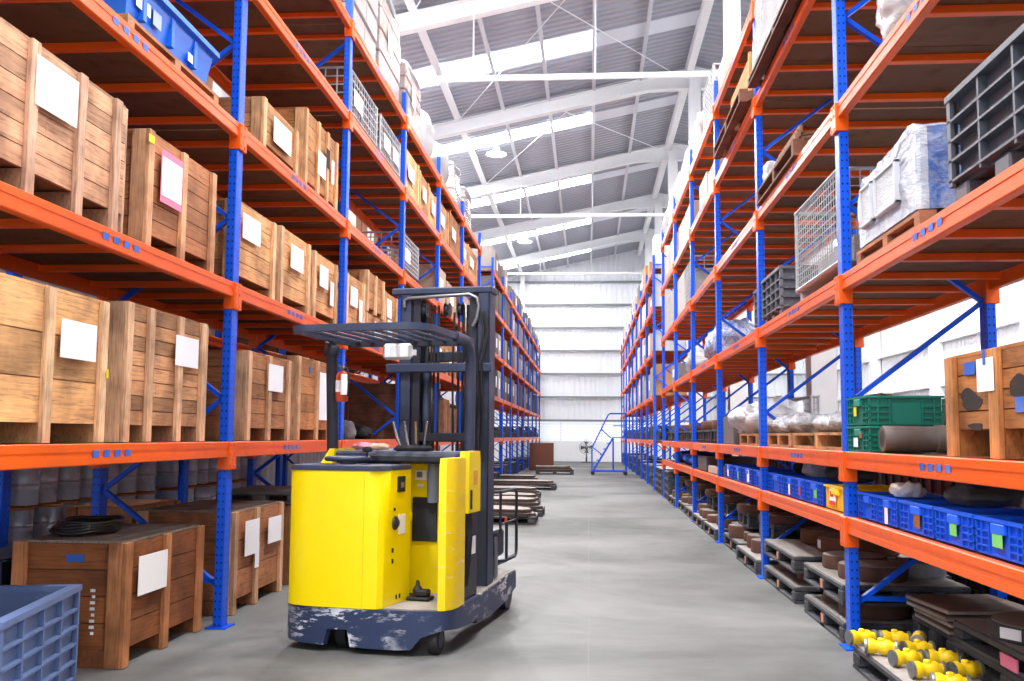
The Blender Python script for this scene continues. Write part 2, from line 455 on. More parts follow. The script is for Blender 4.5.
# round high-bay lamps under the roof: two seen, the rest added for light
emit('lamp_glow', (1, 1, 1, 1), 6.0)
LAMPS = [(-3.0, 31.7), (-3.0, 46.5), (-3.0, 16.9), (-3.0, 2.1), (8.2, 2.1), (8.2, 16.9), (8.2, 31.7), (.8, 2.0), (.8, 8.6), (.8, 15.2)]
for i, (x, y) in enumerate(LAMPS):
    z = roof_z(x) - .28
    lab = ['round ceiling lamp under the roof sheet, the nearer of the two in view', 'round ceiling lamp under the roof sheet, the farther of the two in view'][i] if i < 2 else 'added round ceiling lamp under the roof outside the view, for extra light'
    t = thing('ceiling_lamp', lab, 'lamp', (x, y, z), 0, None if i < 2 else 'added ceiling lamps out of view')
    MB().lathe([(.10, .26), (.12, .1), (.34, .03), (.36, 0), (.33, 0), (.30, .03), (.05, .08)], 24).build('lamp_shade', 'white_paint', t, smooth=40)
    MB().lathe([(.30, .02), (.30, .005), (.02, .003)], 24).build('lamp_glass', 'lamp_glow', t)
    ld = bpy.data.lights.new('ceiling_lamp_light', 'AREA'); ld.shape = 'DISK'; ld.size = .6; ld.energy = LAMP_W if i < 7 else LAMP_A; ld.color = (1, .98, .95)
    lo = bpy.data.objects.new('ceiling_lamp_light', ld); COL.objects.link(lo); lo.location = (x, y, z - .02)

# ------------------------------------------------------------------ pallet racks
POST_H = 6.36
def beam_mesh(length, h=.115):
    mb = MB()   # local: along y from 0, face towards -x, top at z=0
    mb.box(-.025, .05, -h, .025, length - .05, 0, c=.004)
    mb.box(-.029, .05, -h + .006, -.025, length - .05, -h * .62)
    mb.box(-.029, .05, -h * .38, -.025, length - .05, -.006)
    return mb.mesh('beam', 'orange_paint')
conn_me = MB().box(-.045, -.072, -.205, .046, 0, -.002, c=.004).box(-.05, -.03, -.19, -.045, -.012, -.17).box(-.05, -.03, -.1, -.045, -.012, -.08).box(-.05, -.03, -.03, -.045, -.012, -.015).mesh('beam_connector', 'orange_paint')
beam_me = beam_mesh(BAY)
paint('sticker_blue', lin(44, 96, 190), .5, .8, dirtcol=lin(130, 150, 190))
lab_me = MB().box(-.031, 0, -.074, -.029, .070, -.036).mesh('location_mark', 'sticker_blue')
post_me = MB().box(-.033, -.062, .008, .033, .062, POST_H, c=.006).mesh('post', 'post_blue')
post_low_me = MB().box(-.033, -.062, .008, .033, .062, 2.7, c=.006).mesh('post', 'post_blue')
foot_me = MB().box(-.075, -.1, 0, .075, .1, .01).mesh('base_plate', 'blue_plain')
BRACES = []
zz = [.30, .98, 1.66, 2.34, 3.02, 3.70, 4.38, 5.06, 5.74]
for i in range(8): BRACES.append((zz[i] if i % 2 == 0 else zz[i + 1], zz[i + 1] if i % 2 == 0 else zz[i]))
def brace_me(za, zb, dx=DEEP):
    mb = MB().bar((.03, 0, za), (dx - .03, 0, zb), .03, .05, up=(0, 1, 0))
    return mb.mesh('brace', 'blue_plain')
br_me = [brace_me(a, b) for a, b in BRACES] + [brace_me(.33, .33), brace_me(6.1, 6.1)]
deck_me = MB()
for i in range(3): deck_me.box(.035, .01 + i * (BAY - .02) / 3, -.03, DEEP - .035, (i + 1) * (BAY - .02) / 3, -.004)
deck_me = deck_me.mesh('shelf_board', 'dark_board')
bar_me = MB().box(.02, -.03, -.075, DEEP - .02, .03, -.031, c=.003).mesh('support_bar', 'orange_paint')
def rack(name, label, cat, x, ystart, nb, s, levels, full_bars=100, tall=True, braces=None, labels=True, gap=()):
    """s=+1: goods stretch to +x from the face. Local frame: face at local x=0, depth +x; mirrored by rotating half a turn."""
    t = thing(name, label, cat, (x, ystart, 0), 0 if s > 0 else PI)
    sy = 1 if s > 0 else -1
    nbars = 0; rest = MB()
    for k in range(nb + 1):
        f = bpy.data.objects.new('upright_frame', None); COL.objects.link(f); f.parent = t; f.location = (0, sy * k * BAY, 0); f.empty_display_size = .1
        pm = post_me if tall else post_low_me
        for dx in (0, DEEP):
            put('post', pm, f, (dx, 0, 0)); put('base_plate', foot_me, f, (dx, 0, 0))
        for b in (br_me if tall else br_me[:3] + br_me[8:9]): put('brace', b, f)
    for k in range(nb):
        ya = k * BAY if sy > 0 else -(k + 1) * BAY
        for li, z in levels:
            if (li, k) in gap: continue
            for dx, rot in ((-.012, 0), (DEEP + .012, PI)):
                bo = put('beam', beam_me, t, (dx, ya if rot == 0 else ya + BAY, z), (0, 0, rot))
                if rot == 0 or tall:
                    put('beam_connector', conn_me, bo, (0, .072 + .0, 0))
                    put('beam_connector', conn_me, bo, (0, BAY, 0))
                    if rot == 0 and labels and k < 4 and li > 0:
                        for q in range(4): put('location_mark', lab_me, bo, (0, BAY * (.5 - .045 * s) - .2 + q * .125, 0))
            d = put('shelf_board', deck_me, t, (0, ya, z))
            for j in range(5):
                yb = .3 + j * (BAY - .6) / 4
                if nbars < full_bars: put('support_bar', bar_me, d, (0, yb, 0)); nbars += 1
                else: rest.box(.02, ya + yb - .03, z - .075, DEEP - .02, ya + yb + .03, z - .031)
    if rest.v:
        o = rest.build('support_bar', 'orange_paint', t); o['kind'] = 'stuff'
    return t
ALL = list(enumerate(LV))
UP = [(i, z) for i, z in ALL if i > 0]
UPL = [(1, LVL1)] + UP[1:]
# face of the left rack looks to +x, so it is turned half a turn and runs backwards from its far end
rack('pallet_rack', 'long blue and orange pallet rack full of wooden crates behind the yellow truck', 'pallet rack', XL, YL - BAY, 6, -1, UPL)
rack('pallet_rack', 'long blue and orange pallet rack holding blue tubs and wrapped loads across from the truck', 'pallet rack', XR, YR - BAY, 6, 1, ALL)
rack('pallet_rack', 'far pallet rack beyond the cross aisle, filled with grey cartons behind the truck mast', 'pallet rack', XL, YL + 6 * BAY, 8, -1, UPL, 100, True)
rack('pallet_rack', 'far pallet rack beyond the cross aisle, next to the blue rolling stairs', 'pallet rack', XR, YR + 6 * BAY, 8, 1, UP, 100, True)
rack('pallet_rack', 'low rear rack seen under the left rack, in front of the stacked pails', 'pallet rack', -4.38, YL - BAY, 7, -1, UPL, 25, True, labels=False)
# ------------------------------------------------------------------ builders of goods
PALE = wood(226, 170, 112); MID = wood(205, 146, 92); BROWN = wood(176, 112, 62); DARK = lin(150, 88, 46); GREYW = lin(190, 150, 120)
def crate(label, side, y0, y1, z, H, D=.86, planks=6, battens=(0, .5, 1), col=PALE, bcol=None, paper=None, pink=False, group=None, x=None, skid=.1, ends=True, top=True, bw=.075, cat='crate', seed=None, name='wooden_crate', var=.2, extra=None, foot=True, lidcol=None, tints=None):
    loc, rz, L = side_place(side, y0, y1, z + .003, x)
    rnd = random.Random(seed if seed is not None else round(y0 * 1000 + z * 77))
    t = thing(name, label, cat, loc, rz, group)
    bcol = bcol or tuple(min(1, c * 1.12) for c in col[:3]) + (1,)
    b = .028; p = MB(); z0 = skid; z1 = H - .02
    p.box(b + .02, b + .02, z0 + .01, L - b - .02, D - b - .02, z1 - .005, .55)
    hs = []; zc = z0
    ph = (z1 - z0) / planks
    for i in range(planks):
        za, zb = z0 + i * ph + .003, z0 + (i + 1) * ph - .003
        cuts = [0, 1]
        if planks > 4 and rnd.random() < .4: cuts = [0, rnd.uniform(.3, .7), 1]
        for c0, c1 in zip(cuts, cuts[1:]):
            p.box(b + (L - 2 * b) * c0 + .001, b, za, b + (L - 2 * b) * c1 - .001, b + .02, zb, tints[i % len(tints)] if tints else rnd.uniform(1 - var * 1.6, 1 + var * .5))
        for xe in (b, L - b - .02): p.box(xe, b + .021, za, xe + .02, D - b, zb, rnd.uniform(1 - var * 1.3, 1 + var * .4))
        p.box(b, D - b - .001, za, L - b, D - b + .019, zb, .9)
    p.build('planking', 'wood_h', t, col)
    if top:
        tp = MB(); m = max(3, int(D / .16))
        for i in range(m): tp.box(.03, .03 + (D - .06) * i / m + .002, H - .02, L - .03, .03 + (D - .06) * (i + 1) / m - .002, H - .004, rnd.uniform(.8, 1.05))
        tp.build('lid', 'wood_flat', t, lidcol or col)
    for f in battens:
        xx = bw / 2 + f * (L - bw)
        MB().box(xx - bw / 2, 0, 0 if foot else skid, xx + bw / 2, b, H - .012, rnd.uniform(.85, 1.08), c=.003).build('batten', 'wood_v', t, bcol)
        MB().box(xx - bw / 2 + .005, b + .002, 0, xx + bw / 2 - .005, D - .005, skid, .75).build('skid', 'wood_flat', t, col)
    if ends:
        for xe, in ((0,), (L - b,)):
            for ya, yb in ((b + .002, b + .09), (D - .09, D)):
                MB().box(xe, ya, 0, xe + b, yb, H - .012, rnd.uniform(.8, 1.0), c=.003).build('corner_board', 'wood_v', t, bcol)
    for q in (paper if isinstance(paper, list) else [paper] if paper else []):
        px, pz, pw, phh = q
        if pink:
            MB().box(px, -.004, pz, px + pw, -.0015, pz + phh).build('paper_label', 'paper_pink', t)['label'] = 'pink-edged white paper label'
            MB().box(px + .012, -.006, pz + .045, px + pw - .012, -.0042, pz + phh - .045).build('paper_label', 'paper', t)
        else:
            MB().box(px, -.005, pz, px + pw, -.0015, pz + phh).build('paper_label', 'paper', t)['label'] = 'blank white paper label'
    if extra: extra(t, L, D, H)
    return t
def sticker(t, x0, z0, w, h, mat, lab=None, y=-.004, name='sticker', col=None):
    o = MB().box(x0, y - .002, z0, x0 + w, y, z0 + h).build(name, mat, t, col)
    if lab: o['label'] = lab
    return o
paint('yellow_sticker', lin(240, 215, 30), .6, .1); paint('green_sticker', lin(120, 215, 110), .6, .1); paint('red_sticker', lin(225, 70, 40), .6, .1)
paint('black_mark', lin(38, 28, 24), .9, .6, dirtcol=lin(110, 75, 45))

def ribbed_bin(label, side, y0, y1, z, H, D, col, nx=5, nz=4, group=None, x=None, cat='plastic bin', name='plastic_bin', rib=.028, wall=.02, mat='plastic', feet=.1, low_solid=None):
    loc, rz, L = side_place(side, y0, y1, z + .003, x)
    t = thing(name, label, cat, loc, rz, group)
    r = rib; b = MB()
    zb = feet
    b.box(r, r, zb, L - r, D - r, zb + wall)
    b.box(r, r, zb + wall, L - r, r + wall, H - .02); b.box(r, D - r - wall, zb + wall, L - r, D - r, H - .02)
    b.box(r, r + wall, zb + wall, r + wall, D - r - wall, H - .02); b.box(L - r - wall, r + wall, zb + wall, L - r, D - r - wall, H - .02)
    b.build('shell', mat, t, col)
    g = MB(); tt = .012
    zs = [zb + .02 + (H - .06 - zb) * i / nz for i in range(nz + 1)]
    for zz_ in zs[:-1]:
        g.box(0, 0, zz_, L, r, zz_ + tt); g.box(0, D - r, zz_, L, D, zz_ + tt)
        g.box(0, r, zz_, r, D - r, zz_ + tt); g.box(L - r, r, zz_, L, D - r, zz_ + tt)
    for i in range(nx + 1):
        xx = (L - .02) * i / nx
        g.box(xx, .002, zb, xx + .02, r, H - .03); g.box(xx, D - r, zb, xx + .02, D - .002, H - .03)
    ny = max(2, round(nx * D / L))
    for i in range(ny + 1):
        yy = (D - .02) * i / ny
        g.box(.002, yy, zb, r, yy + .02, H - .03); g.box(L - r, yy, zb, L - .002, yy + .02, H - .03)
    g.build('rib_lattice', mat, t, tuple(c * 1.15 for c in col[:3]) + (1,))
    m = MB(); rw = r + wall + .004; e = .006
    m.box(-e, -e, H - .03, L + e, rw, H); m.box(-e, D - rw, H - .03, L + e, D + e, H)
    m.box(-e, rw, H - .03, rw, D - rw, H); m.box(L - rw, rw, H - .03, L + e, D - rw, H)
    m.build('rim', mat, t, tuple(c * 1.1 for c in col[:3]) + (1,))
    if feet > .02:
        for xx in (.02, L / 2 - .08, L - .18):
            for yy in (.02, D - .16): MB().box(xx, yy, 0, xx + .16, yy + .14, feet + .002, c=.01).build('foot', mat, t, col)
    return t
def tub(label, side, y0, y1, z, H, D, col, group=None, x=None, card=None, cardcol=None, cat='plastic crate', name='plastic_crate', ribs=True):
    loc, rz, L = side_place(side, y0, y1, z + .003, x)
    t = thing(name, label, cat, loc, rz, group)
    w = .012; r = .012; b = MB()
    b.box(r, r, 0, L - r, D - r, w)
    b.box(r, r, w, L - r, r + w, H - .01); b.box(r, D - r - w, w, L - r, D - r, H - .01)
    b.box(r, r + w, w, r + w, D - r - w, H - .01); b.box(L - r - w, r + w, w, L - r, D - r - w, H - .01)
    b.build('shell', 'plastic', t, col)
    g = MB()
    if ribs:
        g.box(.004, .002, .004, L - .004, r, .012); g.box(.004, D - r, .004, L - .004, D - .002, .012); g.box(.002, .004, .004, r, D - .004, .012); g.box(L - r, .004, .004, L - .002, D - .004, .012)
        for k in (.22, .42, .62):
            zz_ = H * k
            for a0, a1 in ((0, L * .28), (L * .72, L)):
                g.box(a0, 0, zz_, a1, r, zz_ + .007); g.box(a0, D - r, zz_, a1, D, zz_ + .007)
            for a0, a1 in ((0, D * .3), (D * .7, D)):
                g.box(0, a0, zz_, r, a1, zz_ + .007); g.box(L - r, a0, zz_, L, a1, zz_ + .007)
        for k in (0, .12, .28, .72, .88, 1):
            xx = (L - .01) * k; g.box(xx, .001, .01, xx + .01, r, H - .02); g.box(xx, D - r, .01, xx + .01, D - .001, H - .02)
            yy = (D - .01) * k; g.box(.001, yy, .01, r, yy + .01, H - .02); g.box(L - r, yy, .01, L - .001, yy + .01, H - .02)
        g.build('rib_lattice', 'plastic', t, col)
    m = MB(); rw = r + w + .002
    m.box(-.004, -.004, H - .014, L + .004, rw, H); m.box(-.004, D - rw, H - .014, L + .004, D + .004, H)
    m.box(-.004, rw, H - .014, rw, D - rw, H); m.box(L - rw, rw, H - .014, L + .004, D - rw, H)
    m.build('rim', 'plastic', t, tuple(min(1, c * 1.25) for c in col[:3]) + (1,))
    MB().box(L * .36, -.006, H - .062, L * .64, r, H - .018, c=.003).build('handle', 'plastic', t, tuple(min(1, c * 1.5 + .01) for c in col[:3]) + (1,))
    MB().box(-.006, D * .36, H - .062, r, D * .64, H - .018, c=.003).build('handle', 'plastic', t, tuple(min(1, c * 1.5 + .01) for c in col[:3]) + (1,))
    if card: sticker(t, L * card[0], H * card[1], card[2], card[3], card[4], card[5] if len(card) > 5 else None, y=-.001, name='card')
    return t
def wooden_pallet(label, side, y0, y1, z, D=1.0, col=MID, group=None, x=None, H=.13):
    loc, rz, L = side_place(side, y0, y1, z + .003, x)
    t = thing('wooden_pallet', label, 'pallet', loc, rz, group); rnd = random.Random(round(y0 * 991))
    n = 7
    for i in range(n):
        yy = i * (D - .09) / (n - 1)
        MB().box(0, yy, H - .022, L, yy + .09, H, rnd.uniform(.8, 1.05)).build('deck_board', 'wood_h', t, col)
    for i in range(3):
        xx = i * (L - .09) / 2
        MB().box(xx, 0, .02, xx + .09, D, H - .022, rnd.uniform(.75, 1)).build('bearer', 'wood_flat', t, col)
    for i in range(3):
        yy = i * (D - .09) / 2
        MB().box(0, yy, 0, L, yy + .09, .02, rnd.uniform(.75, 1)).build('base_board', 'wood_h', t, col)
    return t
BLACKP = lin(58, 60, 66)
def black_pallet(label, side, y0, y1, z, D=1.0, H=.15, group=None, x=None, col=BLACKP, skew=0, mark=False):
    loc, rz, L = side_place(side, y0, y1, z + .003, x)
    t = thing('plastic_pallet', label, 'pallet', loc, rz + skew, group)
    MB().box(0, 0, H - .04, L, D, H - .002, c=.008).build('deck', 'plastic_dusty', t, col)
    MB().box(.015, .015, H - .003, L - .015, D - .015, H).build('dusty_surface', 'dusty_top', t)
    for i in range(3):
        xx = i * (L - .13) / 2
        for yy in (0, D / 2 - .065, D - .13):
            MB().box(xx, yy, .022, xx + .13, yy + .13, H - .041, c=.01).build('block', 'plastic_dusty', t, col)
        MB().box(xx, 0, 0, xx + .13, D, .022).build('runner', 'plastic_dusty', t, col)
    if mark: MB().box(L / 2 - .03, -.002, .03, L / 2 + .03, .0, H - .05).build('sticker', 'carton', t, lin(226, 140, 104))['label'] = 'small orange sticker'
    MB().box(.13, 0, 0, L - .13, .09, .02).build('runner', 'plastic_dusty', t, tuple(c * 1.6 for c in col[:3]) + (1,))
    return t
def disc(label, loc, r, h, col, group=None, name='steel_disc', topmat='dusty_top', hole=False, cat='steel disc', rot=0, lab=False):
    t = thing(name, label, cat, (loc[0], loc[1], loc[2] + .003), rot, group)
    p = [(r * .98, 0), (r, .01), (r, h - .012), (r * .985, h)]
    MB().lathe(p, 28).build('side_wall', 'rust', t, col, smooth=40)
    tp = [(r * .97, h), (r * .96, h + .004), (r * .3, h + .006), (r * .05, h + .006)]
    MB().lathe(tp, 28).build('top_face', topmat, t, col, smooth=40)
    if lab: MB().xform(Matrix()).box(-r - .003, -.05, h * .25, -r + .004, .05, h * .8).build('paper_label', 'paper', t)
    return t
def wire_grid(w, h, nx, nz, th=.006):
    mb = MB()
    for i in range(nx + 1):
        xx = w * i / nx; mb.bar((xx, 0, 0), (xx, 0, h), th, th)
    for j in range(nz + 1):
        zz_ = h * j / nz; mb.bar((0, 0, zz_), (w, 0, zz_), th, th)
    return mb.mesh('wire_panel', 'galvanised')
def wire_cage(label, side, y0, y1, z, H, D, group=None, x=None, papers=0, load=None, nx=12, nz=12, th=.007):
    loc, rz, L = side_place(side, y0, y1, z + .003, x)
    t = thing('wire_cage', label, 'wire cage', loc, rz, group); f = .1
    p = wire_grid(L - .04, H - f - .04, nx, nz, th); q = wire_grid(D - .04, H - f - .04, max(4, int(nx * D / L)), nz, th)
    put('wire_panel', p, t, (.02, .012, f + .02)); put('wire_panel', p, t, (.02, D - .012, f + .02))
    put('wire_panel', q, t, (.012, .02, f + .02), (0, 0, PI / 2)); put('wire_panel', q, t, (L - .012, .02, f + .02), (0, 0, PI / 2))
    fr = MB(); e = .016
    for xx in (e, L - e):
        for yy in (e, D - e): fr.tube([(xx, yy, f), (xx, yy, H)], e, 8)
    for zz_ in (f + .02, H - .015):
        for a, b_ in (((0, e), (L, e)), ((0, D - e), (L, D - e)), ((e, 0), (e, D)), ((L - e, 0), (L - e, D))):
            fr.tube([(a[0], a[1], zz_), (b_[0], b_[1], zz_)], e * .9, 8)
    fr.build('frame', 'galvanised', t)
    MB().box(.02, .02, f, L - .02, D - .02, f + .012).build('base', 'galvanised', t)
    for xx in (.05, L - .13):
        for yy in (.03, D - .11): MB().box(xx, yy, 0, xx + .08, yy + .08, f).build('foot', 'galvanised', t)
    for k in range(papers): sticker(t, L * (.12 + .45 * k), H * .35, L * .3, H * .32, 'paper', 'white paper label', y=-.006, name='paper_label')
    return t
def lump(name, size, mat, col, parent=None, amp=.03, freq=3.0, seg=10, seed=0, round_=.75, sag=0, smooth=True):
    """soft rounded block with wrinkles, base at z=0, centred in x and y"""
    bm = bmesh.new(); bmesh.ops.create_cube(bm, size=2.0)
    bmesh.ops.subdivide_edges(bm, edges=bm.edges, cuts=seg, use_grid_fill=True)
    off = Vector((seed * 3.7, seed * 1.3, seed * 2.1))
    for v in bm.verts:
        c = v.co.copy(); sp = c.normalized() * 1.18
        k = c.lerp(sp, round_)
        if c.z < -.98: k.z = -1
        p = Vector((k.x * size[0] / 2, k.y * size[1] / 2, (k.z + 1) * size[2] / 2))
        nz_ = noise.fractal(p * freq + off, .8, 2.0, 4)
        d = c.normalized(); d.z = max(d.z, 0) if c.z < -.5 else d.z
        p += Vector((d.x, d.y, d.z)) * nz_ * amp
        if c.z > .5 and sag: p.z -= sag * (abs(c.x) ** 2 + abs(c.y) ** 2) * .5
        p.z = max(p.z, 0.0)
        v.co = p
    me = bpy.data.meshes.new(name); bm.to_mesh(me); bm.free()
    at = me.attributes.new('tint', 'FLOAT', 'POINT'); at.data.foreach_set('value', [1.0] * len(me.vertices))
    if smooth: me.shade_smooth()
    me.materials.append(MATS[mat])
    o = bpy.data.objects.new(name, me); COL.objects.link(o)
    if parent: o.parent = parent
    if col: o.color = col
    return o
def soft_thing(name, label, cat, loc, size, mat, col, group=None, rz=0, **k):
    o = lump(name, size, mat, col, None, **k); o.location = (loc[0], loc[1], loc[2] + .004); o.rotation_euler = (0, 0, rz)
    return tag(o, label, cat, group)
def carton(label, side, y0, y1, z, H, D, col, group=None, x=None, name='carton_box', cat='box', paper=True, tape=True):
    loc, rz, L = side_place(side, y0, y1, z + .003, x)
    t = thing(name, label, cat, loc, rz, group)
    MB().box(0, 0, 0, L, D, H, c=.006).build('box_body', 'carton', t, col)
    if tape: MB().box(-.001, D / 2 - .03, H * .8, L + .001, D / 2 + .03, H + .002).build('tape', 'plastic', t, tuple(min(1, c * 1.25) for c in col[:3]) + (1,))
    if paper: sticker(t, L * .3, H * .35, L * .4, H * .4, 'paper', 'white paper label', y=-.001, name='paper_label')
    return t
# ------------------------------------------------------------------ the yellow reach truck
TR = thing('reach_truck', 'yellow stand-up reach truck with a scuffed navy base parked in the aisle', 'forklift', (-1.517, 6.495, 0), R(-9.5))
OUT = [(-.52, .85, .06), (-.52, .22, .06), (-.505, .10, .06), (-.45, .035, .055), (-.36, .005, .05), (-.20, -.015, .045), (-.17, -.017, .15), (-.03, -.02, .15), (-.01, -.02, .045), (.12, -.022, .04),
       (.30, -.018, .04), (.40, -.01, .045), (.46, .0, .12), (.58, .045, .16), (.625, .11, .16), (.64, .2, .15), (.64, .5, .13), (.64, .85, .13)]
mb = MB(); zt = .285; vs = []; fs = []
for i, (x, y, zb) in enumerate(OUT):
    cx, cy = .06, .6; d = Vector((cx - x, cy - y, 0)).normalized() * .04
    vs += [(x, y, zb), (x, y, zt), (x + d.x, y + d.y, zt), (x + d.x, y + d.y, zb)]
for i in range(len(OUT) - 1):
    for k in range(4): fs.append((4 * i + k, 4 * i + (k + 1) % 4, 4 * i + 4 + (k + 1) % 4, 4 * i + 4 + k))
fs += [(0, 1, 2, 3), tuple(4 * (len(OUT) - 1) + k for k in (3, 2, 1, 0))]
mb._add(vs, fs, 1.0)
sk = mb.build('base_skirt', 'skirt_paint', TR, smooth=35); sk['label'] = 'navy skirt with white scuffs'
MB().prism([(x * .97 + .002, y * .97 + .02) for x, y, _ in OUT] , .2, zt - .004).build('chassis', 'dark_metal', TR)
MB().prism([(.2, .02), (.4, .01), (.56, .06), (.585, .12), (.57, .7), (.2, .7)], zt - .003, zt + .006).build('floor_mat', 'dusty_top', TR)
sticker(TR, .1, .035, .14, .02, 'orange_paint', 'orange plate under the skirt', y=.005, name='reflector')
# wheels
def wheel(name, x, y, r, w, m='black_rubber', par=TR):
    o = MB().lathe([(r * .6, -w / 2), (r * .97, -w / 2), (r, -w / 2 + .008), (r, w / 2 - .008), (r * .97, w / 2), (r * .6, w / 2)], 28, (x, y, r), 'x').build(name, m, par, smooth=40)
    MB().lathe([(r * .12, -w / 2 - .006), (r * .5, -w / 2 - .004), (r * .55, w / 2 + .004), (r * .12, w / 2 + .006)], 20, (x, y, r), 'x').build('hub', 'dark_metal', o, smooth=40)
    return o
wheel('drive_wheel', -.11, .16, .115, .07); wheel('caster_wheel', .02, .13, .1, .1, 'navy_paint'); wheel('caster_wheel', .52, .13, .09, .065)
MB().box(-.05, .06, .09, .09, .2, .2, c=.01).build('caster_fork', 'navy_paint', TR)
# rear cabinet
def cab(dx=0.0, dy=0.0): return [(-.5, .78), (-.5, .12), (-.485, .06), (-.43, .015), (-.33, -.012), (-.1, -.022), (.1, -.022), (.165 - dx, -.015 + dy * .4), (.195 - dx, .02 + dy), (.205, .1), (.232, .42), (.20, .47), (.06, .50), (.05, .78)]
mb = MB().loft([[(x, y, z) for x, y in cab(d, e)] for z, d, e in ((zt + .002, 0, 0), (.88, 0, 0), (1.0, .02, .015), (1.165, .055, .04))])
cb = mb.build('rear_cabinet', 'yellow_paint', TR, smooth=30)
cp = [(x * 1.015 + .001, y - .006) for x, y in cab(.045, .03)]
MB().prism(cp, 1.165, 1.198).build('cabinet_lid', 'navy_paint', TR, bevel=.006)
MB().box(.066, -.026, .3, .07, -.02, 1.15).build('panel_seam', 'yellow_scuffed', cb)
# fittings on the cabinet's side that faces the standing driver
def on_side(y, z, w, h, mat, name, t=.004, col=None, lab=None, par=None):
    xs = .205 + (y - .1) * .085
    o = MB().box(-.001, 0, 0, t, w, h, c=.002).build(name, mat, par or cb, col); o.location = (xs + .001, y, z); o.rotation_euler = (0, 0, R(-4.9))
    if lab: o['label'] = lab
    return o
g_ = on_side(.20, 1.02, .10, .105, 'black_rubber', 'battery_gauge', .014); on_side(.225, 1.05, .05, .035, 'steel', 'gauge_window', .018, par=cb)
on_side(.23, .74, .1, .13, 'paper', 'notice_label', .003, lab='white notice label')
o = MB().lathe([(.045, 0), (.045, .012), (.02, .03), (.01, .03)], 20, (0, 0, 0), 'x').build('key_switch', 'dark_metal', cb, smooth=40); o.location = (.21, .17, .82)
on_side(.15, .9, .02, .02, 'black_rubber', 'button', .006); on_side(.13, .63, .02, .03, 'black_rubber', 'socket', .006); on_side(.13, .56, .02, .03, 'black_rubber', 'socket', .006)
on_side(.2, .32, .02, .03, 'black_rubber', 'socket', .004); on_side(.25, .32, .02, .03, 'black_rubber', 'socket', .004)
# the standing well
MB().loft([[(x, y, z) for x, y in ((.052, .70), (.56, .70), (.56, .80), (.052, .80))] for z in (zt, 1.2)]).build('well_panel', 'yellow_paint', TR)
MB().box(.15, .685, .65, .335, .702, .96, c=.004).build('access_panel', 'dark_metal', TR)['label'] = 'dark rectangular panel in the driver well'
MB().tube([(.312, .67, .93), (.312, .66, 1.0), (.312, .66, 1.12), (.312, .67, 1.19)], .042, 14).build('knee_pad', 'plastic', TR, lin(128, 140, 165), smooth=50)
MB().box(.165, .692, 1.08, .25, .698, 1.15).build('data_plate', 'paper', TR); MB().box(.18, .686, 1.10, .22, .691, 1.14).build('data_plate', 'steel', TR)
MB().box(.18, .694, 1.035, .23, .699, 1.055).build('round_badge', 'paper', TR)
pd = MB().box(.24, .33, .295, .40, .46, .315, c=.006).box(.29, .36, .315, .38, .45, .36, c=.01).build('foot_pedal', 'black_rubber', TR)
MB().lathe([(.03, 0), (.035, .03), (.015, .06), (.01, .09)], 14, (.30, .40, .33)).build('pedal_cap', 'black_rubber', pd, smooth=40)
# side column of the well
col_ = [(.555, .05), (.60, .065), (.632, .12), (.642, .2), (.638, .37), (.60, .40), (.56, .38), (.55, .2)]
MB().loft([[(x, y, z) for x, y in col_] for z in (zt, 1.2)] + [[(x * .97 + .018, y * .94 + .02, 1.252) for x, y in col_]]).build('side_column', 'yellow_scuffed', TR, smooth=35)['label'] = 'yellow column with pale scuffs near its foot'
gp = [(.62, .40), (.648, .42), (.650, .70), (.62, .74), (.585, .74), (.585, .40)]
gpl = MB().loft([[(x, y, z) for x, y in gp] for z in (.875, 1.22)] + [[(x * .98 + .01, .40 + (y - .40) * .92 + .02, 1.292) for x, y in gp]]).build('side_guard_plate', 'yellow_paint', TR, smooth=30)
MB().box(.645, .45, .9, .654, .49, 1.03, c=.002).build('slot', 'black_rubber', gpl)
MB().box(.6475, .52, 1.06, .6515, .62, 1.16).build('worn_label', 'carton', gpl, lin(225, 170, 60))
sp_ = MB().box(.5, .42, .285, .61, .78, .90, c=.01).build('side_panel', 'dark_metal', TR)
MB().box(.61, .62, .58, .613, .72, .70).build('notice_label', 'paper', sp_)
mb = MB()
for k in range(3): mb.tube([(.61 + .006 * k, .46 + k * .04, .88), (.628, .48 + k * .035, .72), (.62, .47 + k * .035, .55), (.605, .46 + k * .03, .38)], .012, 8)
mb.build('hose', 'black_rubber', sp_, smooth=50)
# dashboard, levers, steering
dash = MB().box(-.40, .56, 1.2, .55, .98, 1.285, c=.015).build('dashboard', 'navy_paint', TR)
MB().box(-.15, .50, 1.2, .54, .57, 1.272, c=.02).build('dash_pad', 'dark_metal', dash)
MB().loft([[(x, y, 1.165) for x, y in ((-.5, .5), (-.4, .5), (-.4, .98), (-.5, .98))], [(x, y, 1.3) for x, y in ((-.44, .56), (-.4, .56), (-.4, .95), (-.44, .95))]]).build('dash_end', 'yellow_paint', TR)
MB().box(.0, .7, 1.28, .24, .86, 1.325, c=.015).build('lever_box', 'black_rubber', TR)
for k in range(4):
    x = .02 + k * .06
    MB().tube([(x, .78, 1.315), (x - .008 + .014 * (k - 1.5), .77, 1.4), (x - .012 + .028 * (k - 1.5), .75, 1.5)], .0095, 8).build('control_lever', 'chrome', TR, smooth=60)
st = MB().tube([(-.2 + .145 * math.cos(a * PI / 14), .33 + .145 * math.sin(a * PI / 14), 1.235) for a in range(28)], .016, 8, closed=True).build('steering_wheel', 'navy_paint', TR, smooth=True)
mb = MB()
for a in (0, 2.1, 4.2): mb.bar((-.2, .33, 1.225), (-.2 + .14 * math.cos(a), .33 + .14 * math.sin(a), 1.235), .035, .01)
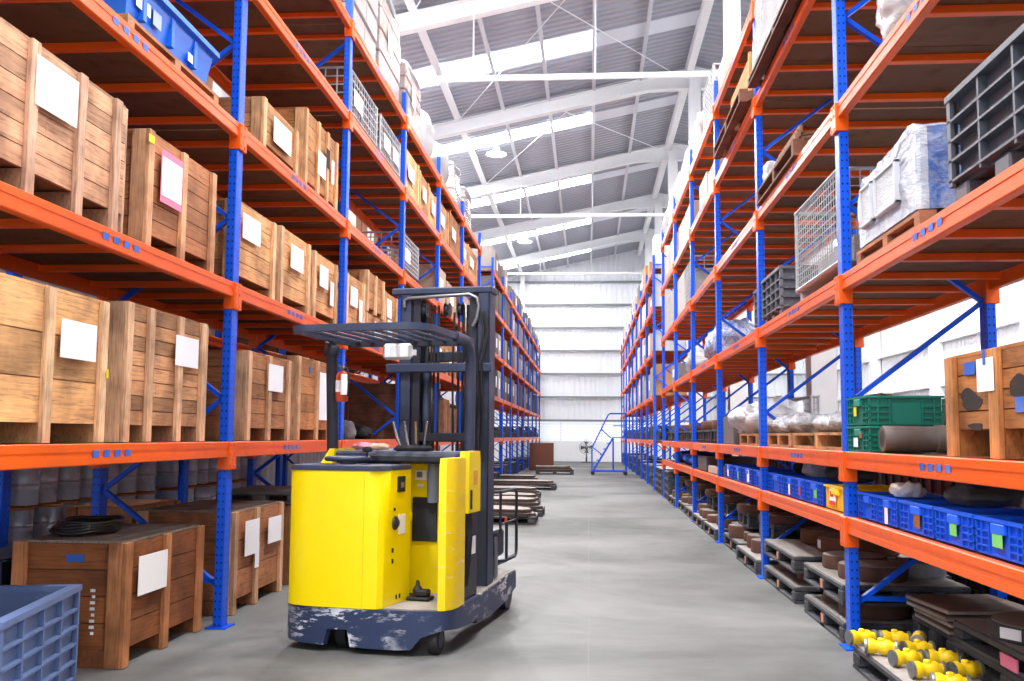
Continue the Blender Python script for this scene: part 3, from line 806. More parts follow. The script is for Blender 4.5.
mb.build('spoke', 'steel', st); MB().lathe([(.06, 1.19), (.06, 1.23), (.03, 1.24), (.01, 1.24)], 20, (-.2, .33, 0)).build('hub', 'dark_metal', st, smooth=40)
MB().tube([(-.07, .36, 1.235), (-.07, .36, 1.285)], .008, 8).lathe([(.01, 1.28), (.032, 1.285), (.036, 1.3), (.028, 1.315), (.01, 1.32)], 16, (-.07, .36, 0)).build('spinner_knob', 'black_rubber', st, smooth=50)
# overhead guard
gd = MB()
def rr(a, b, n=8): return [(a[0] + (b[0] - a[0]) * i / n, a[1] + (b[1] - a[1]) * i / n, a[2] + (b[2] - a[2]) * i / n) for i in range(n + 1)]
rim = []
def arc(cx, cy, r, a0, a1, n=6): return [(cx + r * math.cos(a0 + (a1 - a0) * i / n), cy + r * math.sin(a0 + (a1 - a0) * i / n)) for i in range(n + 1)]
outl = [(-.46, .92)] + arc(-.29, .0, .17, PI, 1.5 * PI) + arc(.36, -.03, .17, 1.5 * PI, 2 * PI) + [(.53, .92)]
vs = []; fs = []; m = len(outl)
for (x, y) in outl:
    d = Vector((.05 - x, .5 - y, 0)).normalized() * .055
    vs += [(x, y, 2.07), (x, y, 2.115), (x + d.x, y + d.y, 2.115), (x + d.x, y + d.y, 2.07)]
for i in range(m):
    j = (i + 1) % m
    for k in range(4): fs.append((4 * i + k, 4 * i + (k + 1) % 4, 4 * j + (k + 1) % 4, 4 * j + k))
gob = MB()._add(vs, fs, 1.0).build('overhead_guard', 'navy_paint', TR, smooth=35)
for k in range(8):
    x = -.36 + k * .113
    MB().box(x - .016, -.13, 2.085, x + .016, .9, 2.105, c=.003).build('guard_bar', 'navy_paint', gob)
MB().box(-.44, .86, 2.06, .51, .92, 2.1).build('guard_bar', 'dark_metal', gob)
MB().tube([(-.44, .62, 1.2), (-.445, .6, 1.6), (-.45, .58, 1.98), (-.45, .56, 2.07)], .042, 12).build('guard_post', 'dark_metal', TR, smooth=50)
MB().lathe([(.05, 1.97), (.055, 1.99), (.055, 2.03), (.04, 2.05)], 16, (-.45, .575, 0)).build('post_collar', 'dark_metal', TR, smooth=40)
MB().tube([(.515, .88, 1.2), (.515, .88, 1.7), (.515, .88, 1.95), (.512, .84, 2.04), (.508, .74, 2.085), (.505, .5, 2.09)], .04, 12).build('guard_post', 'navy_paint', TR, smooth=50)
ml = MB().box(-.02, .47, 1.93, .2, .52, 2.045, c=.02).build('work_lamp', 'plastic', TR, lin(205, 208, 210)); ml['label'] = 'pale rectangular lamp under the guard'
MB().box(.0, .462, 1.945, .18, .472, 2.03, c=.004).build('lens', 'paper', ml); MB().box(.2, .485, 1.96, .225, .51, 2.0).build('bracket', 'paper', ml)
# mast
def channel(x, y, w, d, z0, z1, name, s, mat='navy_paint', par=TR):
    t_ = .014; m_ = MB()
    m_.box(x - w / 2, y - d / 2, z0, x + w / 2, y - d / 2 + t_, z1); m_.box(x - w / 2, y + d / 2 - t_, z0, x + w / 2, y + d / 2, z1)
    xe = x + s * w / 2; m_.box(min(xe, xe - s * t_), y - d / 2, z0, max(xe, xe - s * t_), y + d / 2, z1)
    return m_.build(name, mat, par)
MY = 1.32
for s, x in ((-1, -.125), (1, .515)):
    channel(x, MY, .09, .17, .06, 2.50, 'outer_mast', s)
    channel(x - s * .085, MY - .01, .07, .13, .1, 2.47, 'inner_mast', s, 'dark_metal')
    MB().tube([(x - s * .15, MY + .01, .2), (x - s * .15, MY + .01, 1.9)], .032, 14).build('lift_cylinder', 'navy_paint', TR, smooth=50)
    MB().tube([(x - s * .15, MY + .01, 1.85), (x - s * .15, MY + .01, 2.42)], .02, 12).build('piston_rod', 'dark_metal', TR, smooth=50)
    mb = MB()
    for k in range(2): mb.box(x - s * .22 - .009 + k * .035, MY - .03, .5, x - s * .22 + .009 + k * .035, MY - .02, 2.42)
    mb.build('lift_chain', 'black_rubber', TR)
MB().box(-.245, MY - .09, 2.50, .575, MY + .1, 2.555, c=.01).build('mast_crosshead', 'navy_paint', TR)
MB().box(-.27, MY - .13, 1.885, .585, MY - .085, 1.955, c=.008).build('mast_crossbar', 'navy_paint', TR)
MB().box(-.13, MY + .05, 1.98, .47, MY + .1, 2.06, c=.008).build('mast_crossbar', 'dark_metal', TR)
MB().box(-.2, MY - .06, 1.35, .54, MY + .02, 1.42, c=.008).build('mast_crossbar', 'dark_metal', TR)
mb = MB().tube([(-.13, MY - .1, 2.40), (-.13, MY - .1, 2.455), (-.1, MY - .1, 2.47), (.4, MY - .1, 2.49), (.46, MY - .1, 2.46), (.475, MY - .1, 2.40), (.46, MY - .1, 2.3), (.43, MY - .1, 2.24)], .014, 10)
mb.build('hydraulic_pipe', 'steel', TR, smooth=60)
for k, x in enumerate((.50, .53)):
    MB().tube([(x, MY - .13, 2.35), (x + .03, MY - .14, 2.2), (x + .01, MY - .15, 2.05), (x - .02, MY - .14, 1.95), (x - .01, MY - .12, 1.6), (x - .01, MY - .12, 1.2)], .011, 8).build('hydraulic_hose', 'black_rubber', TR, smooth=60)
for x in (0.02, .2, .31): MB().lathe([(.03, -.02), (.06, -.018), (.045, -.008), (.045, .008), (.06, .018), (.03, .02)], 18, (x, MY - .02, 2.38), 'x').build('chain_pulley', 'dark_metal', TR, smooth=40)
for x in (.08, .26, .34): MB().tube([(x, MY - .03, 2.36), (x - .005, MY - .05, 1.9), (x + .004, MY - .05, 1.45), (x, MY - .04, 1.0)], .009, 8).build('hydraulic_hose', 'black_rubber', TR, smooth=60)
# carriage, load guard and forks
MB().box(-.1, 1.46, .42, .52, 1.52, .54, c=.01).box(-.1, 1.46, .72, .52, 1.52, .82, c=.01).box(.3, 1.47, .42, .36, 1.51, .82).box(.02, 1.47, .42, .08, 1.51, .82).build('fork_carriage', 'dark_metal', TR)
for x in (.03, .40):
    MB().box(x - .05, 1.53, .36, x + .05, 1.57, .84, c=.006).box(x - .05, 1.53, .33, x + .05, 2.62, .365, c=.006).build('fork', 'dark_metal', TR)
MB().box(.36, 1.5, .45, .56, 1.75, .66, c=.02).build('side_shift_block', 'dark_metal', TR)
MB().box(.47, 1.5, .3, .56, 1.56, .62, c=.012).build('side_arm', 'steel', TR)
lg = MB()
lg.tube([(.5, 1.62, .95), (.56, 1.62, .955), (.56, 2.05, .955)] + [(.56, 2.1 + .06 * math.sin(a * PI / 8), .895 + .06 * math.cos(a * PI / 8)) for a in range(5)] + [(.56, 2.16, .5)] + [(.56, 2.1 + .06 * math.cos(a * PI / 8), .46 - .06 * math.sin(a * PI / 8)) for a in range(5)] + [(.56, 1.75, .4), (.5, 1.72, .4)], .013, 10)
lg.tube([(.56, 1.62, .955), (.56, 1.62, .62)], .011, 8).tube([(.56, 1.62, .70), (.56, 2.16, .70)], .009, 8).tube([(.56, 1.82, .70), (.56, 1.82, .4)], .013, 8)
lgo = lg.build('load_guard', 'dark_metal', TR, smooth=60)
MB().box(.572, 1.70, .715, .578, 1.77, .75).build('reflector', 'red_sticker', lgo)
# base legs
for s, x in ((-1, -.42), (1, .51)):
    lo = MB().loft([[(x - .085, y, z0), (x + .085, y, z0), (x + .085, y, z1), (x - .085, y, z1)] for y, z0, z1 in ((.84, .07, .25), (1.35, .07, .27), (1.75, .10, .295), (2.02, .16, .295))]).build('base_leg', 'skirt_paint', TR, bevel=.008)
    MB().box(x - .08, .9, .28, x + .08, 2.0, .30).build('dusty_top', 'dusty_top', lo) if False else MB().loft([[(x - .078, y, z), (x + .078, y, z), (x + .078, y, z + .006), (x - .078, y, z + .006)] for y, z in ((.9, .253), (1.35, .271), (1.75, .296), (2.0, .296))]).build('dusty_top', 'dusty_top', lo)
    wheel('load_wheel', x, 1.9, .145, .1, 'navy_paint')
    MB().box(x - .09, 1.88, .1, x + .09, 2.08, .2, c=.01).build('wheel_guard', 'navy_paint', lo) if False else None
# things the truck carries
FE = thing('fire_extinguisher', 'small red fire extinguisher with white tag strapped to the truck guard post', 'fire extinguisher', (0, 0, 0))
M = Matrix.Translation((-1.517, 6.495, 0)) @ Matrix.Rotation(R(-9.5), 4, 'Z')
FE.scale = (.82, .82, .82); FE.location = M @ Vector((-.352, .55, 1.635)); FE.rotation_euler = (0, 0, R(-9.5))
MB().lathe([(.01, 0), (.05, .003), (.055, .02), (.055, .22), (.045, .25), (.018, .27), (.018, .29)], 22).build('cylinder', 'plastic', FE, lin(196, 74, 44), smooth=40)
MB().lathe([(.0555, .085), (.0565, .086), (.0565, .185), (.0555, .186)], 22).build('white_label', 'paper', FE, smooth=40)
MB().box(-.02, -.02, .285, .02, .02, .31, c=.004).box(-.012, -.06, .305, .012, .03, .318).build('valve', 'steel', FE)
MB().tube([(.02, 0, .3), (.05, -.01, .29), (.07, -.01, .2), (.065, -.02, .05)], .008, 8).build('hose', 'black_rubber', FE, smooth=60)
MB().box(.015, -.066, .06, .075, -.062, .24).build('paper_tag', 'paper', FE)
RG = soft_thing('cleaning_rag', 'pink and white rag lying on the truck dashboard', 'rag', M @ Vector((-.26, .80, 1.289)), (.17, .12, .04), 'cloth', lin(235, 160, 180), rz=.2, amp=.02, freq=14, seed=3, seg=8)
GL = soft_thing('work_glove', 'beige work glove lying on the truck dashboard beside the pink rag', 'glove', M @ Vector((.02 - .12, .70, 1.289)), (.12, .09, .04), 'cloth', lin(225, 190, 160), rz=-.3, amp=.02, freq=16, seed=5, seg=8)
# ------------------------------------------------------------------ goods on the left rack
d1, d2, d3, d4, d5, d0 = LVL1, LV[2], LV[3], LV[4], LV[5], LV[0]
GRP = 'wooden crates on the left rack'
def yl(t, L, D, H): sticker(t, L * .955, .36, .028, .05, 'yellow_sticker', 'small yellow tag')
crate('pale crate of three broad planks with white paper on the first shelf, nearest the camera', 'L', 3.98, 5.47, d1, .80, .86, 3, (0, .2, .57, .97), wood(232, 172, 106), wood(240, 196, 146), paper=(.93, .44, .37, .20), var=.16, tints=[1.04, .70, 1.0], extra=yl, group=GRP)
crate('crate of mixed brown and pale planks with white paper beside the pale three-plank crate', 'L', 5.66, 6.98, d1, .84, .9, 8, (0.0, .24, .60, .92), wood(196, 140, 92), wood(222, 176, 134), paper=(.68, .50, .38, .20), var=.32, tints=[.95, .62, 1.15, 1.2, 1.22, .72, 1.18, .68], group=GRP)
crate('brown crate on the first shelf just past the nearest blue post', 'L', 7.78, 9.0, d1, .73, .9, 5, (0, .45, .93), wood(184, 120, 72), wood(220, 172, 130), paper=(.48, .42, .40, .23), group=GRP)
def bl(t, L, D, H): sticker(t, L * .35, H - .14, .07, .06, 'sticker_blue', 'blue sticker', y=.02)
crate('orange-brown crate with blue sticker on the first shelf behind the truck guard', 'L', 9.16, 10.35, d1, .80, .9, 4, (0, .58, 1), wood(200, 128, 66), wood(222, 170, 124), paper=(.72, .20, .3, .48), extra=bl, group=GRP)
# second shelf
crate('large weathered plank crate with white paper on the second shelf, nearest the camera', 'L', 3.95, 5.60, d2, .80, .86, 6, (.02, .36, .66, .92), wood(205, 152, 112), wood(218, 174, 142), paper=(.60, .47, .40, .25), var=.40, tints=[1.1, 1.15, .95, 1.12, .72, 1.1], skid=.14, group=GRP)
def yl2(t, L, D, H): sticker(t, -.02, H - .10, .08, .05, 'yellow_sticker', 'small yellow tag', y=-.001)
crate('brown crate with pink-edged paper on the second shelf', 'L', 5.84, 6.96, d2, .76, .9, 6, (0, .5, 1), wood(178, 112, 66), wood(216, 158, 112), paper=(.17, .33, .33, .34), pink=True, extra=yl2, var=.15, group=GRP)
crate('pale crate right after the nearest blue post on the second shelf', 'L', 7.42, 8.42, d2, .70, .86, 5, (.95,), wood(222, 160, 98), wood(236, 190, 138), paper=(.1, .40, .42, .2), group=GRP, var=.12)
crate('second pale crate after the nearest blue post on the second shelf', 'L', 8.52, 9.50, d2, .72, .86, 5, (0, .95), wood(226, 166, 104), wood(238, 192, 142), paper=(.27, .38, .40, .22), group=GRP, var=.12)
crate('third pale crate after the nearest blue post on the second shelf', 'L', 9.60, 10.52, d2, .70, .86, 5, (0, 1), wood(222, 158, 98), wood(236, 188, 138), paper=[(.18, .36, .32, .22), (.6, .22, .14, .25)], group=GRP, var=.12)
crate('pale crate on the second shelf just past the second blue post', 'L', 10.95, 11.85, d2, .70, .86, 5, (0, 1), wood(224, 160, 100), wood(236, 188, 138), paper=[(.14, .34, .34, .22), (.58, .2, .16, .26)], group=GRP, var=.12)
crate('lower crate of the two stacked above the truck guard on the second shelf', 'L', 11.95, 13.0, d2, .38, .86, 3, (0, 1), wood(206, 142, 84), wood(226, 176, 126), paper=(.45, .1, .4, .2), group=GRP, skid=.06)
crate('upper crate of the two stacked above the truck guard on the second shelf', 'L', 11.98, 13.0, d2 + .385, .52, .86, 4, (0, .5, 1), wood(196, 132, 78), wood(222, 170, 122), group=GRP, skid=.06)
crate('crate with white papers left of the truck mast head on the second shelf', 'L', 13.05, 14.1, d2, .80, .86, 5, (0, 1), wood(206, 142, 84), wood(226, 176, 126), paper=[(.1, .45, .3, .25), (.16, .2, .3, .22)], group=GRP)
for i, (a, b, h) in enumerate(((14.35, 15.5, .62), (15.6, 16.9, .7), (17.6, 18.9, .6), (19.0, 20.2, .7), (21.0, 22.4, .6), (22.5, 23.9, .65))):
    crate('brown crate on the second shelf seen through the truck mast', 'L', a, b, d2, h, .86, 5, (0, .5, 1), wood(200, 140, 90), paper=(.2, .25, .4, .2), group='crates seen through the mast')
# third shelf
crate('low pale crate with white paper on the third shelf between the first two blue posts', 'L', 7.95, 8.95, d3, .48, .84, 3, (0, 1), wood(200, 140, 82), wood(224, 172, 118), paper=(.25, .16, .5, .22), group=GRP)
def blk(t, L, D, H): sticker(t, L * .58, H * .5, .14, .2, 'black_mark', 'dark plate'); sticker(t, L * .75, H * .35, .1, .25, 'paper', 'paper strip', y=-.008)
crate('tall orange-brown crate with dark plate on the third shelf', 'L', 9.18, 10.42, d3, .80, .86, 6, (0, .38, .68, 1), wood(206, 138, 76), wood(228, 174, 118), paper=(.42, .25, .3, .24), extra=blk, group=GRP)
for i, (a, b) in enumerate(((14.2, 15.6), )):
    wire_cage('small wire cage with white label on the third shelf above the mast head', 'L', a, b, d3, .62, .8, papers=1, group='wire cages on the left rack', nx=10, nz=7, th=.012)
for i, (a, b, c_) in enumerate(((17.5, 18.6, .7), (18.8, 20.1, .6), (21, 22.2, .7), (22.3, 23.6, .7))):
    carton('carton on the third shelf of the left rack toward its far end', 'L', a, b, d3, c_, .8, lin(178, 150, 128), 'cartons at the far end of the left rack')
# fourth shelf
wire_cage('wire cage with papers on the fourth shelf, the nearer of the pair', 'L', 10.85, 12.35, d4, .62, .86, papers=1, nx=12, nz=5, th=.012, group='wire cages on the left rack')
wire_cage('wire cage with papers on the fourth shelf, the farther of the pair', 'L', 12.55, 14.05, d4, .62, .86, papers=2, nx=12, nz=5, th=.012, group='wire cages on the left rack')
for i, (a, b, h, c) in enumerate(((14.3, 15.5, .74, PALE), (15.6, 16.5, .7, MID), (16.55, 17.4, .66, PALE), (17.6, 18.9, .74, MID), (19.1, 20.5, .85, BROWN), (21.0, 22.0, .7, PALE), (22.1, 23.9, .76, MID))):
    crate(['narrow pale crate, first past the wire cages on the fourth shelf', 'second crate past the wire cages on the fourth shelf', 'third crate past the wire cages on the fourth shelf', 'fourth crate past the wire cages on the fourth shelf', 'tall brown crate, fifth past the wire cages on the fourth shelf', 'sixth crate past the wire cages on the fourth shelf', 'last crate past the wire cages on the fourth shelf'][i], 'L', a, b, d4, h, .84, 4, (0, 1), c, paper=(.25, h * .4, (b - a) * .4, .22), group=GRP, seed=i)
# top shelf
PINKC = lin(176, 136, 124)
def wrapped_stack(label, side, y0, y1, z, tiers, D, col, group=None):
    loc, rz, L = side_place(side, y0, y1, z + .003)
    t = thing('wrapped_load', label, 'wrapped load', loc, rz, group); rnd = random.Random(round(y0 * 313))
    zc = .0
    MB().box(.02, .02, 0, L - .02, D - .02, .1, .5).build('pallet_base', 'wood_h', t, BROWN)
    zc = .1
    for k, h in enumerate(tiers):
        w = rnd.uniform(0, .03)
        n_ = 2
        for i in range(n_):
            MB().box(w + (L - 2 * w) * i / n_ + .004, w, zc, w + (L - 2 * w) * (i + 1) / n_ - .004, D - w, zc + h - .006, c=.02).build('carton', 'film_dull', t, col)
        zc += h
    o = lump('film_cap', (L * 1.0, D * 1.0, .12), 'film_dull', lin(160, 160, 165), t, amp=.03, freq=4, seed=int(y0), round_=.25, seg=8)
    o.location = (L / 2, D / 2, zc - .05)
    sticker(t, L * .3, zc * .45, L * .22, .3, 'paper', 'white paper label', y=-.006, name='paper_label')
    return t
wrapped_stack('tall stretch-wrapped carton stack on the top shelf, nearest the camera', 'L', 10.95, 12.3, d5, (.3, .3, .3, .3, .25), .9, lin(172, 156, 150))
wrapped_stack('stretch-wrapped carton stack on the top shelf right behind the tallest one', 'L', 12.45, 13.85, d5, (.3, .3, .3, .25), .9, lin(172, 142, 130))
wrapped_stack('pinkish carton stack on the top shelf past the third blue post', 'L', 14.3, 15.7, d5, (.22, .22, .2, .2), .9, PINKC)
soft_thing('bulk_bag', 'white bulk bag on the top shelf of the left rack, the nearer of two', 'bag', (-3.15, 16.5, d5), (.9, 1.0, .85), 'film_dull', lin(160, 160, 165), amp=.08, freq=2.5, seed=4)
soft_thing('bulk_bag', 'white bulk bag on the top shelf of the left rack, the farther of two', 'bag', (-3.15, 18.4, d5), (.9, 1.2, .9), 'film_dull', lin(160, 155, 152), amp=.08, freq=2.5, seed=6)
wrapped_stack('white carton stack on the top shelf past the two white bulk bags', 'L', 19.6, 20.7, d5, (.25, .25, .25), .9, lin(168, 156, 152))
wrapped_stack('last carton stack on the top shelf before the cross aisle on the left', 'L', 21.4, 22.8, d5, (.25, .25, .2), .9, lin(168, 148, 138))
# blue tub on a pallet and a casting on the third shelf, nearest bay
wooden_pallet('small wooden pallet under the blue tub on the third shelf', 'L', 5.52, 6.98, d3, .8, lin(196, 140, 96), x=-2.72)
def blue_tub():
    loc, rz, L = side_place('L', 5.56, 6.92, d3 + .135)
    t = thing('plastic_tub', 'big royal blue plastic tub on a pallet on the third shelf', 'plastic tub', (-2.74, loc[1], loc[2]), rz); D = .74
    c = lin(22, 105, 220)
    b = MB(); w = .03; z1 = .30
    for a, s in (((0, 0), 0),):
        pass
    o = [[(.06, .05), (L - .06, .05), (L - .06, D - .05), (.06, D - .05)], [(.0, 0), (L, 0), (L, D), (0, D)], [(w, w), (L - w, w), (L - w, D - w), (w, D - w)], [(.07, .06), (L - .07, .06), (L - .07, D - .06), (.07, D - .06)]]
    b.loft([[(x, y, z) for x, y in p] for p, z in zip(o, (0, z1, z1, .03))])
    b.build('shell', 'plastic', t, c)
    m = MB(); e = .03
    m.box(-e, -e, z1 - .03, L + e, w, z1 + .006); m.box(-e, D - w, z1 - .03, L + e, D + e, z1 + .006); m.box(-e, w, z1 - .03, w, D - w, z1 + .006); m.box(L - w, w, z1 - .03, L + e, D - w, z1 + .006)
    m.build('rim', 'plastic', t, lin(40, 120, 235))
    for x in (.2, .62, 1.0): MB().box(x, .0, .06, x + .05, .05, z1 - .04).build('rib', 'plastic', t, c)
    sticker(t, .12, .12, .2, .08, 'paper', 'pale label', y=.012, name='label'); sticker(t, .36, .1, .12, .1, 'plastic', 'grey label', y=.012, name='label', col=lin(150, 170, 200))
    sticker(t, .92, .08, .1, .06, 'paper', 'pale label', y=.012, name='label')
blue_tub()
eng = thing('metal_casting', 'grey cast metal part on the third shelf beside the blue tub', 'machine part', (-2.95, 5.15, d3 + .003), .3)
MB().lathe([(.1, 0), (.16, .02), (.17, .1), (.12, .14), (.13, .22), (.1, .26), (.04, .27)], 20).build('housing', 'galvanised', eng, smooth=40)
for a in range(4): MB().tube([(.14 * math.cos(a * 1.57), .14 * math.sin(a * 1.57), .05), (.2 * math.cos(a * 1.57 + .3), .2 * math.sin(a * 1.57 + .3), .15), (.15 * math.cos(a * 1.57 + .6), .15 * math.sin(a * 1.57 + .6), .3)], .03, 10).build('pipe', 'galvanised', eng, smooth=60)
# first shelf, past the second blue post
ribbed_bin('dark blue bin on the first shelf between the truck guard post and the mast', 'L', 11.0, 12.3, d1, .26, .28, lin(18, 32, 70), 5, 2, x=-3.05, feet=.02)
soft_thing('sack', 'grey sack lying on goods behind the dark blue bin on the first shelf', 'sack', (-3.18, 12.75, d1 + .002), (.3, .42, .22), 'cloth', lin(150, 152, 158), amp=.06, freq=4, seed=8)
soft_thing('sack', 'black sack beside the grey sack on the first shelf', 'sack', (-3.1, 13.35, d1), (.4, .4, .16), 'cloth', lin(34, 34, 38), amp=.05, freq=5, seed=9)
crate('brown crate at the back of the first shelf behind the grey sack', 'L', 11.1, 13.2, d1, .66, .22, 4, (0, 1), wood(160, 96, 56), x=-3.385, group=GRP)
for i, (a, b, h) in enumerate(((14.3, 15.6, .8), (15.8, 17.2, .6), (18.7, 19.3, .75), (19.4, 20.4, .6), (21.1, 22.5, .7))):
    crate('dark brown crate on the first shelf behind the truck mast', 'L', a, b, d1, h, .86, 5, (0, .5, 1), wood(140, 92, 62), group='crates behind the mast')
pump = thing('drum_pump', 'grey pump with a cross handle on the first shelf seen through the mast', 'pump', (-2.95, 18.2, d1 + .003), .2); pump.scale = (1.7, 1.7, 1.7)
MB().lathe([(.12, 0), (.12, .02), (.09, .06), (.09, .3), (.12, .34), (.05, .42), (.05, .55)], 18).build('pump_body', 'galvanised', pump, smooth=40)
MB().bar((-.14, 0, .56), (.14, 0, .56), .05, .05).bar((0, -.12, .56), (0, .12, .56), .05, .05).build('handle', 'steel', pump)
# floor, under the left rack
ribbed_bin('blue-grey ribbed plastic pallet bin on the floor before the dark crate', 'L', 4.12, 5.22, 0, .595, .95, lin(84, 102, 142), 4, 5, x=-2.80, feet=.09, group=None)
bpy.data.objects['plastic_bin.001'].location = (-2.47, 4.14, .003); bpy.data.objects['plastic_bin.001'].rotation_euler[2] = PI / 2 + R(11.4)
def stencil(t, L, D, H):
    m = MB(); b_ = .027
    for k in range(8): m.box(-.003 + b_, .20, .19 + k * .036, b_, .20 + (.030 if k % 3 else .02), .208 + k * .036)
    m.build('stencil_mark', 'paper', t)['label'] = 'column of pale stencilled marks'
    MB().box(.023, .28, H - .13, .027, .39, H - .085).build('sticker', 'sticker_blue', t)['label'] = 'blue sticker'
crate('dark brown floor crate with white paper and a black hose coil on its lid', 'L', 5.90, 7.12, 0, .75, .72, 4, (0, .5, 1), lin(150, 88, 44), lin(198, 132, 84), paper=(.16, .40, .42, .24), x=-2.76, extra=stencil, group=GRP, bw=.085, lidcol=lin(140, 128, 122))
coil = thing('hose_coil', 'black hose coiled on the lid of the dark floor crate', 'hose', (-3.24, 6.33, .757), 0)
for k in range(5):
    MB().tube([(.19 * (1 - .03 * k) * math.cos(a * PI / 16) + .01 * k, .26 * (1 - .03 * k) * math.sin(a * PI / 16), .02 + k * .015 + .006 * math.sin(a * .7 + k)) for a in range(32)], .016, 8, closed=True).build('hose_loop', 'hose_black', coil, smooth=True)
def tape2(t, L, D, H): sticker(t, .47, .30, .10, .2, 'paper', 'white paper strip')
crate('floor crate with two white papers between the blue post and the truck', 'L', 7.70, 9.0, 0, .80, .80, 3, (0, .42, .96), wood(198, 124, 72), wood(228, 176, 132), lidcol=wood(150, 130, 118), paper=[(.22, .42, .34, .28), (.8, .46, .36, .22)], x=-2.74, extra=tape2, group=GRP)
crate('brown floor crate at the back behind the crate with two papers', 'L', 7.75, 8.7, 0, .82, .55, 4, (0, .5, 1), wood(170, 108, 64), x=-3.60, group=GRP)
crate('brown floor crate mostly hidden behind the truck, under the grey pallet', 'L', 9.3, 10.4, 0, .74, .9, 4, (0, .5, 1), wood(150, 96, 60), x=-2.76, group=GRP)
black_pallet('grey plastic pallet lying on the floor crate beside the truck', 'L', 9.3, 10.3, .745, .8, .12, col=lin(110, 112, 116))
crate('dark floor crate at the back, left of the hose coil crate', 'L', 6.1, 7.08, 0, .6, .45, 3, (0, 1), lin(40, 52, 84), x=-3.66, group=GRP)
for i, (a, b) in enumerate(((11.0, 12.2), (12.5, 13.7), (14.3, 15.5), (15.9, 17.0))):
    crate('floor crate hidden for the most part behind the truck', 'L', a, b, 0, .7, .8, 4, (0, .5, 1), wood(150, 96, 60), x=-2.8, group='floor crates behind the truck')
paint('pail_metal', lin(214, 222, 238), .25, .2, metallic=.15)
# pails behind
def pail(label, loc):
    t = thing('metal_pail', label, 'pail', loc, 0, 'pails stacked behind the left rack')
    MB().lathe([(.12, 0), (.125, .008), (.126, .12), (.129, .125), (.126, .13), (.128, .285), (.134, .295)], 18).build('pail_body', 'pail_metal', t, smooth=40)
    MB().lathe([(.134, .293), (.139, .297), (.139, .308), (.132, .315), (.124, .304), (.01, .304)], 18).build('lid', 'rust', t, lin(196, 128, 84), smooth=40)
    MB().lathe([(.1275, .155), (.131, .158), (.131, .17), (.1275, .173)], 18).build('hoop', 'galvanised', t, lin(120, 128, 150), smooth=40)
    return t
for i_, (a, b) in enumerate(((14.3, 15.6), (15.8, 17.1), (17.6, 19.0), (11.0, 12.2), (12.4, 13.7))):
    crate('brown crate on the upper shelf of the rear rack', 'L', a, b, d2 if i_ < 3 else d3, .7, .8, 4, (0, 1), BROWN, x=-4.44, group='crates on the rear rack')
for z_ in (d3, d4):  # cartons added to cover bright gaps behind the left rack
    for i_ in range(12):
        if z_ == d3 and i_ in (4, 5): continue
        carton('brown carton added high on the rear rack to cover a bright gap', 'L', YL + (-1 + i_ // 2) * BAY + .12 + 1.6 * (i_ % 2), YL + (-1 + i_ // 2) * BAY + 1.6 + 1.6 * (i_ % 2), z_, .8, .8, lin(150, 104, 74), 'added cartons high on the rear rack', x=-4.44)
PL = 'grey metal pail with rusty lid in the stack behind the left rack'
p0 = pail(PL, (-4.55, 7.3, .153)); pk = kids_map()
PY = [7.50 + .372 * i for i in range(8)] + [10.86 + .372 * i for i in range(8)]
for row in range(2):
    for i in range(16):
        for k in range(3):
            if row == 0 and i == 0 and k == 0: continue
            if row == 1 and k == 2: continue
            clone(p0, (-4.62 - row * .33 - .03 * math.sin(i * 2.3 + k), PY[i] + .02 * math.sin(i * 3.1 + 2 * k), .153 + k * .33), .4 * i, kids=pk)
p0.location = (-4.62, PY[0], .153)
for i, (a, b) in enumerate(((7.36, 8.85), (8.9, 10.5), (10.74, 11.9), (11.95, 13.2))): black_pallet('black pallet under the stacked pails', 'L', a, b, 0, .78, .148, x=-4.44, group='pallets under the pails')
for i, (a, b, h) in enumerate(((4.0, 5.0, .5), (5.2, 6.4, .4), (7.5, 8.6, .45), (8.9, 9.9, .5), (11, 12.2, .5), (12.5, 13.6, .4))):
    carton('grey carton on the rear rack behind the left crates', 'L', a, b, d1, h + .25, .8, lin(180, 180, 185), 'cartons on the rear rack', x=-4.44)
# ------------------------------------------------------------------ far left rack: shelves of dark cartons
rnd = random.Random(11)
FC = [lin(92, 88, 90), lin(120, 112, 108), lin(150, 138, 128), lin(70, 68, 74), lin(168, 158, 150), lin(110, 92, 82)]
ys = YL + 6 * BAY
for li, z in enumerate(LV[1:]):
    if li == 0: continue
    for k in range(8):
        for j in range(3):
            a = ys + k * BAY + .1 + j * 1.08; c = FC[rnd.randrange(6)]
            carton('grey-brown carton on the far left rack beyond the cross aisle', 'L', a, a + rnd.uniform(.85, 1.02), z, rnd.uniform(.6, .95) if li < 4 else rnd.uniform(.4, .8), .85, c, 'cartons on the far left rack', paper=rnd.random() < .5, tape=False)
for k in range(8):
    for j in range(2):
        a = ys + k * BAY + .2 + j * 1.55
        black_pallet('dark pallet lying on the lowest far left shelf', 'L', a, a + 1.3, LVL1, .85, rnd.uniform(.15, .5), 'pallets on the lowest far left shelf')
        black_pallet('dark pallet on the floor under the far left rack', 'L', a, a + 1.3, 0, .9, rnd.uniform(.15, .45), 'pallets under the far left rack')
# ------------------------------------------------------------------ goods on the right rack
d1 = LV[1]; GREYBIN = lin(96, 98, 108); BLUEBIN = lin(2, 86, 216); RUST = lin(112, 76, 58)
